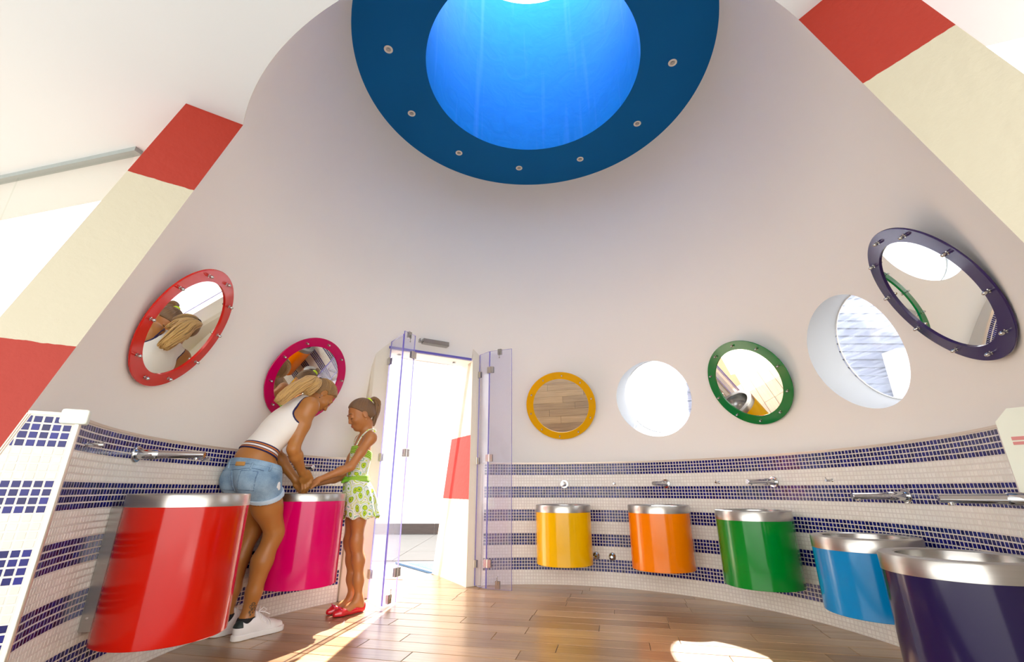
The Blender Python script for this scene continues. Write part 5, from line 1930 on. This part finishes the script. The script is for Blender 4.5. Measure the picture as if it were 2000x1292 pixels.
    for sx in (-1, 1):
        gg.tube([M @ Vector(v) for v in (b, b + (sx * 0.012, -0.022, 0.004), b + (sx * 0.020, -0.030, -0.022))], 0.0055, 8)
    gg.obj('halter_bow', 'printed_cotton', t)
    # --- shoes
    for an in (la, ra):
        heel = np.array((an[0] + 0.016, an[1] - 0.056)); toe = np.array((an[0] - 0.052, an[1] + 0.181))
        h0 = np.array((heel[0], heel[1], 0.0)); d = unit(np.array((toe[0] - heel[0], toe[1] - heel[1], 0))); L = float(np.hypot(*(toe - heel)))
        p = lambda f, zz, sx=0.0: h0 + d * L * f + np.array((d[1] * sx, -d[0] * sx, zz))
        S = Field(np.minimum(h0, p(1, 0)) - (0.06, 0.05, 0.012), np.array((*(np.maximum(h0, p(1, 0)) + 0.06)[:2], 0.10)), 0.0036)
        S.chain([p(0.12, 0.026), p(0.45, 0.022), p(0.76, 0.020), p(0.91, 0.017)], [0.029, 0.026, 0.033, 0.021], 0.02)
        S.cap(p(0.10, 0.045), p(0.14, 0.030), 0.026, 0.030, 0.02)
        q = S.grid()
        sh = np.maximum(S.d, 0.0025 - q[2])
        opn = capf(q, p(0.22, 0.070), p(0.66, 0.062), 0.031, 0.028)
        sh = np.maximum(sh, -opn)
        so = sdf_obj('shoe', S, 'red_shoe', t, M, d=sh, it=1)
        gg = G(); b = p(0.80, 0.048)
        for sgn in (-1, 1):
            pts = [b, b + d * 0.006 + np.array((sgn * 0.018, 0, 0.010)), b + np.array((sgn * 0.030, 0, 0.002)), b + d * -0.004 + np.array((sgn * 0.016, 0, -0.004)), b]
            gg.tube([M @ Vector(v) for v in pts], 0.0045, 8)
        gg.lathe([(0, -0.006), (0.006, -0.003), (0.006, 0.003), (0, 0.006)], 10, 0, Matrix.Translation(M @ Vector(b)))
        gg.obj('shoe_bow', 'pink_bow', so)
    # --- hair
    HF = Field((-0.16, -0.04, 1.26), (0.16, 0.36, 1.62), 0.004)
    HF.ell(T(0, -0.013, 0.031), (0.080 * hs, 0.100 * hs, 0.089 * hs), HA, 0.0)
    HF.ell(T(0, -0.062, -0.015), (0.058 * hs, 0.045 * hs, 0.062 * hs), HA, 0.03)
    q = HF.grid(); hf = HF.d
    hf = np.maximum(hf, -plane(q, T(0, 0.042, 0.050), -(HA[1] * 0.74 + HA[2] * -0.67)))
    hf = np.maximum(hf, plane(q, T(0, -0.03, -0.058), -(HA[2] + HA[1] * 0.35)))
    for sx in (-1, 1):
        cc = T(sx * 0.079, -0.004, -0.014)
        e = np.sqrt(sum(((q[0] - cc[0]) * HA[i][0] + (q[1] - cc[1]) * HA[i][1] + (q[2] - cc[2]) * HA[i][2]) ** 2 / r ** 2 for i, r in enumerate((0.03, 0.020, 0.032)))) * 0.02 - 0.02
        hf = np.maximum(hf, -e)
    tie = np.array(T(0, -0.092, 0.078))
    hair_o = sdf_obj('hair', HF, 'brown_hair', t, M, d=hf, it=2, attr={'strand': lambda v: np.arctan2((v - tie) @ HA[0], (v - tie) @ HA[1] + 1e-6) * 2.0 + ((v - tie) @ HA[2]) * 0.5})
    combed('combed_strands', HF, T, tie, hair_o, M, 'brown_hair', 150, 22, 1.0)
    gd = [tie, tie + np.array((0.0, -0.035, 0.028)), tie + np.array((-0.004, -0.066, -0.005)), tie + np.array((-0.006, -0.072, -0.070)), tie + np.array((0.0, -0.058, -0.150)), tie + np.array((0.0, -0.045, -0.205))]
    strands('ponytail', gd, hair_o, M, 'brown_hair', 120, 0.005, 0.0036, 5, lambda u: 0.010 + 0.020 * math.sin(min(1, u * 1.6) * math.pi / 2) * (1 - 0.7 * max(0, u - 0.5) / 0.5))
    gg = G(); gg.lathe([(0.018 + 0.010 * math.cos(a), 0.013 * math.sin(a)) for a in [2 * math.pi * i / 10 for i in range(10)]], 24, 0, axis_frame(M @ Vector(tie), M.to_3x3() @ Vector((0.0, -0.7, 0.6))), close=True)
    gg.obj('hair_band', 'neon_band', hair_o)
    p = T(-0.082, -0.002, -0.046)
    gg = G(); gg.lathe([(0, -0.004), (0.003, -0.002), (0.0035, 0), (0.003, 0.002), (0, 0.004)], 12, 0, Matrix.Translation(M @ Vector(p))); gg.obj('earring', 'gold', t)


build_girl()
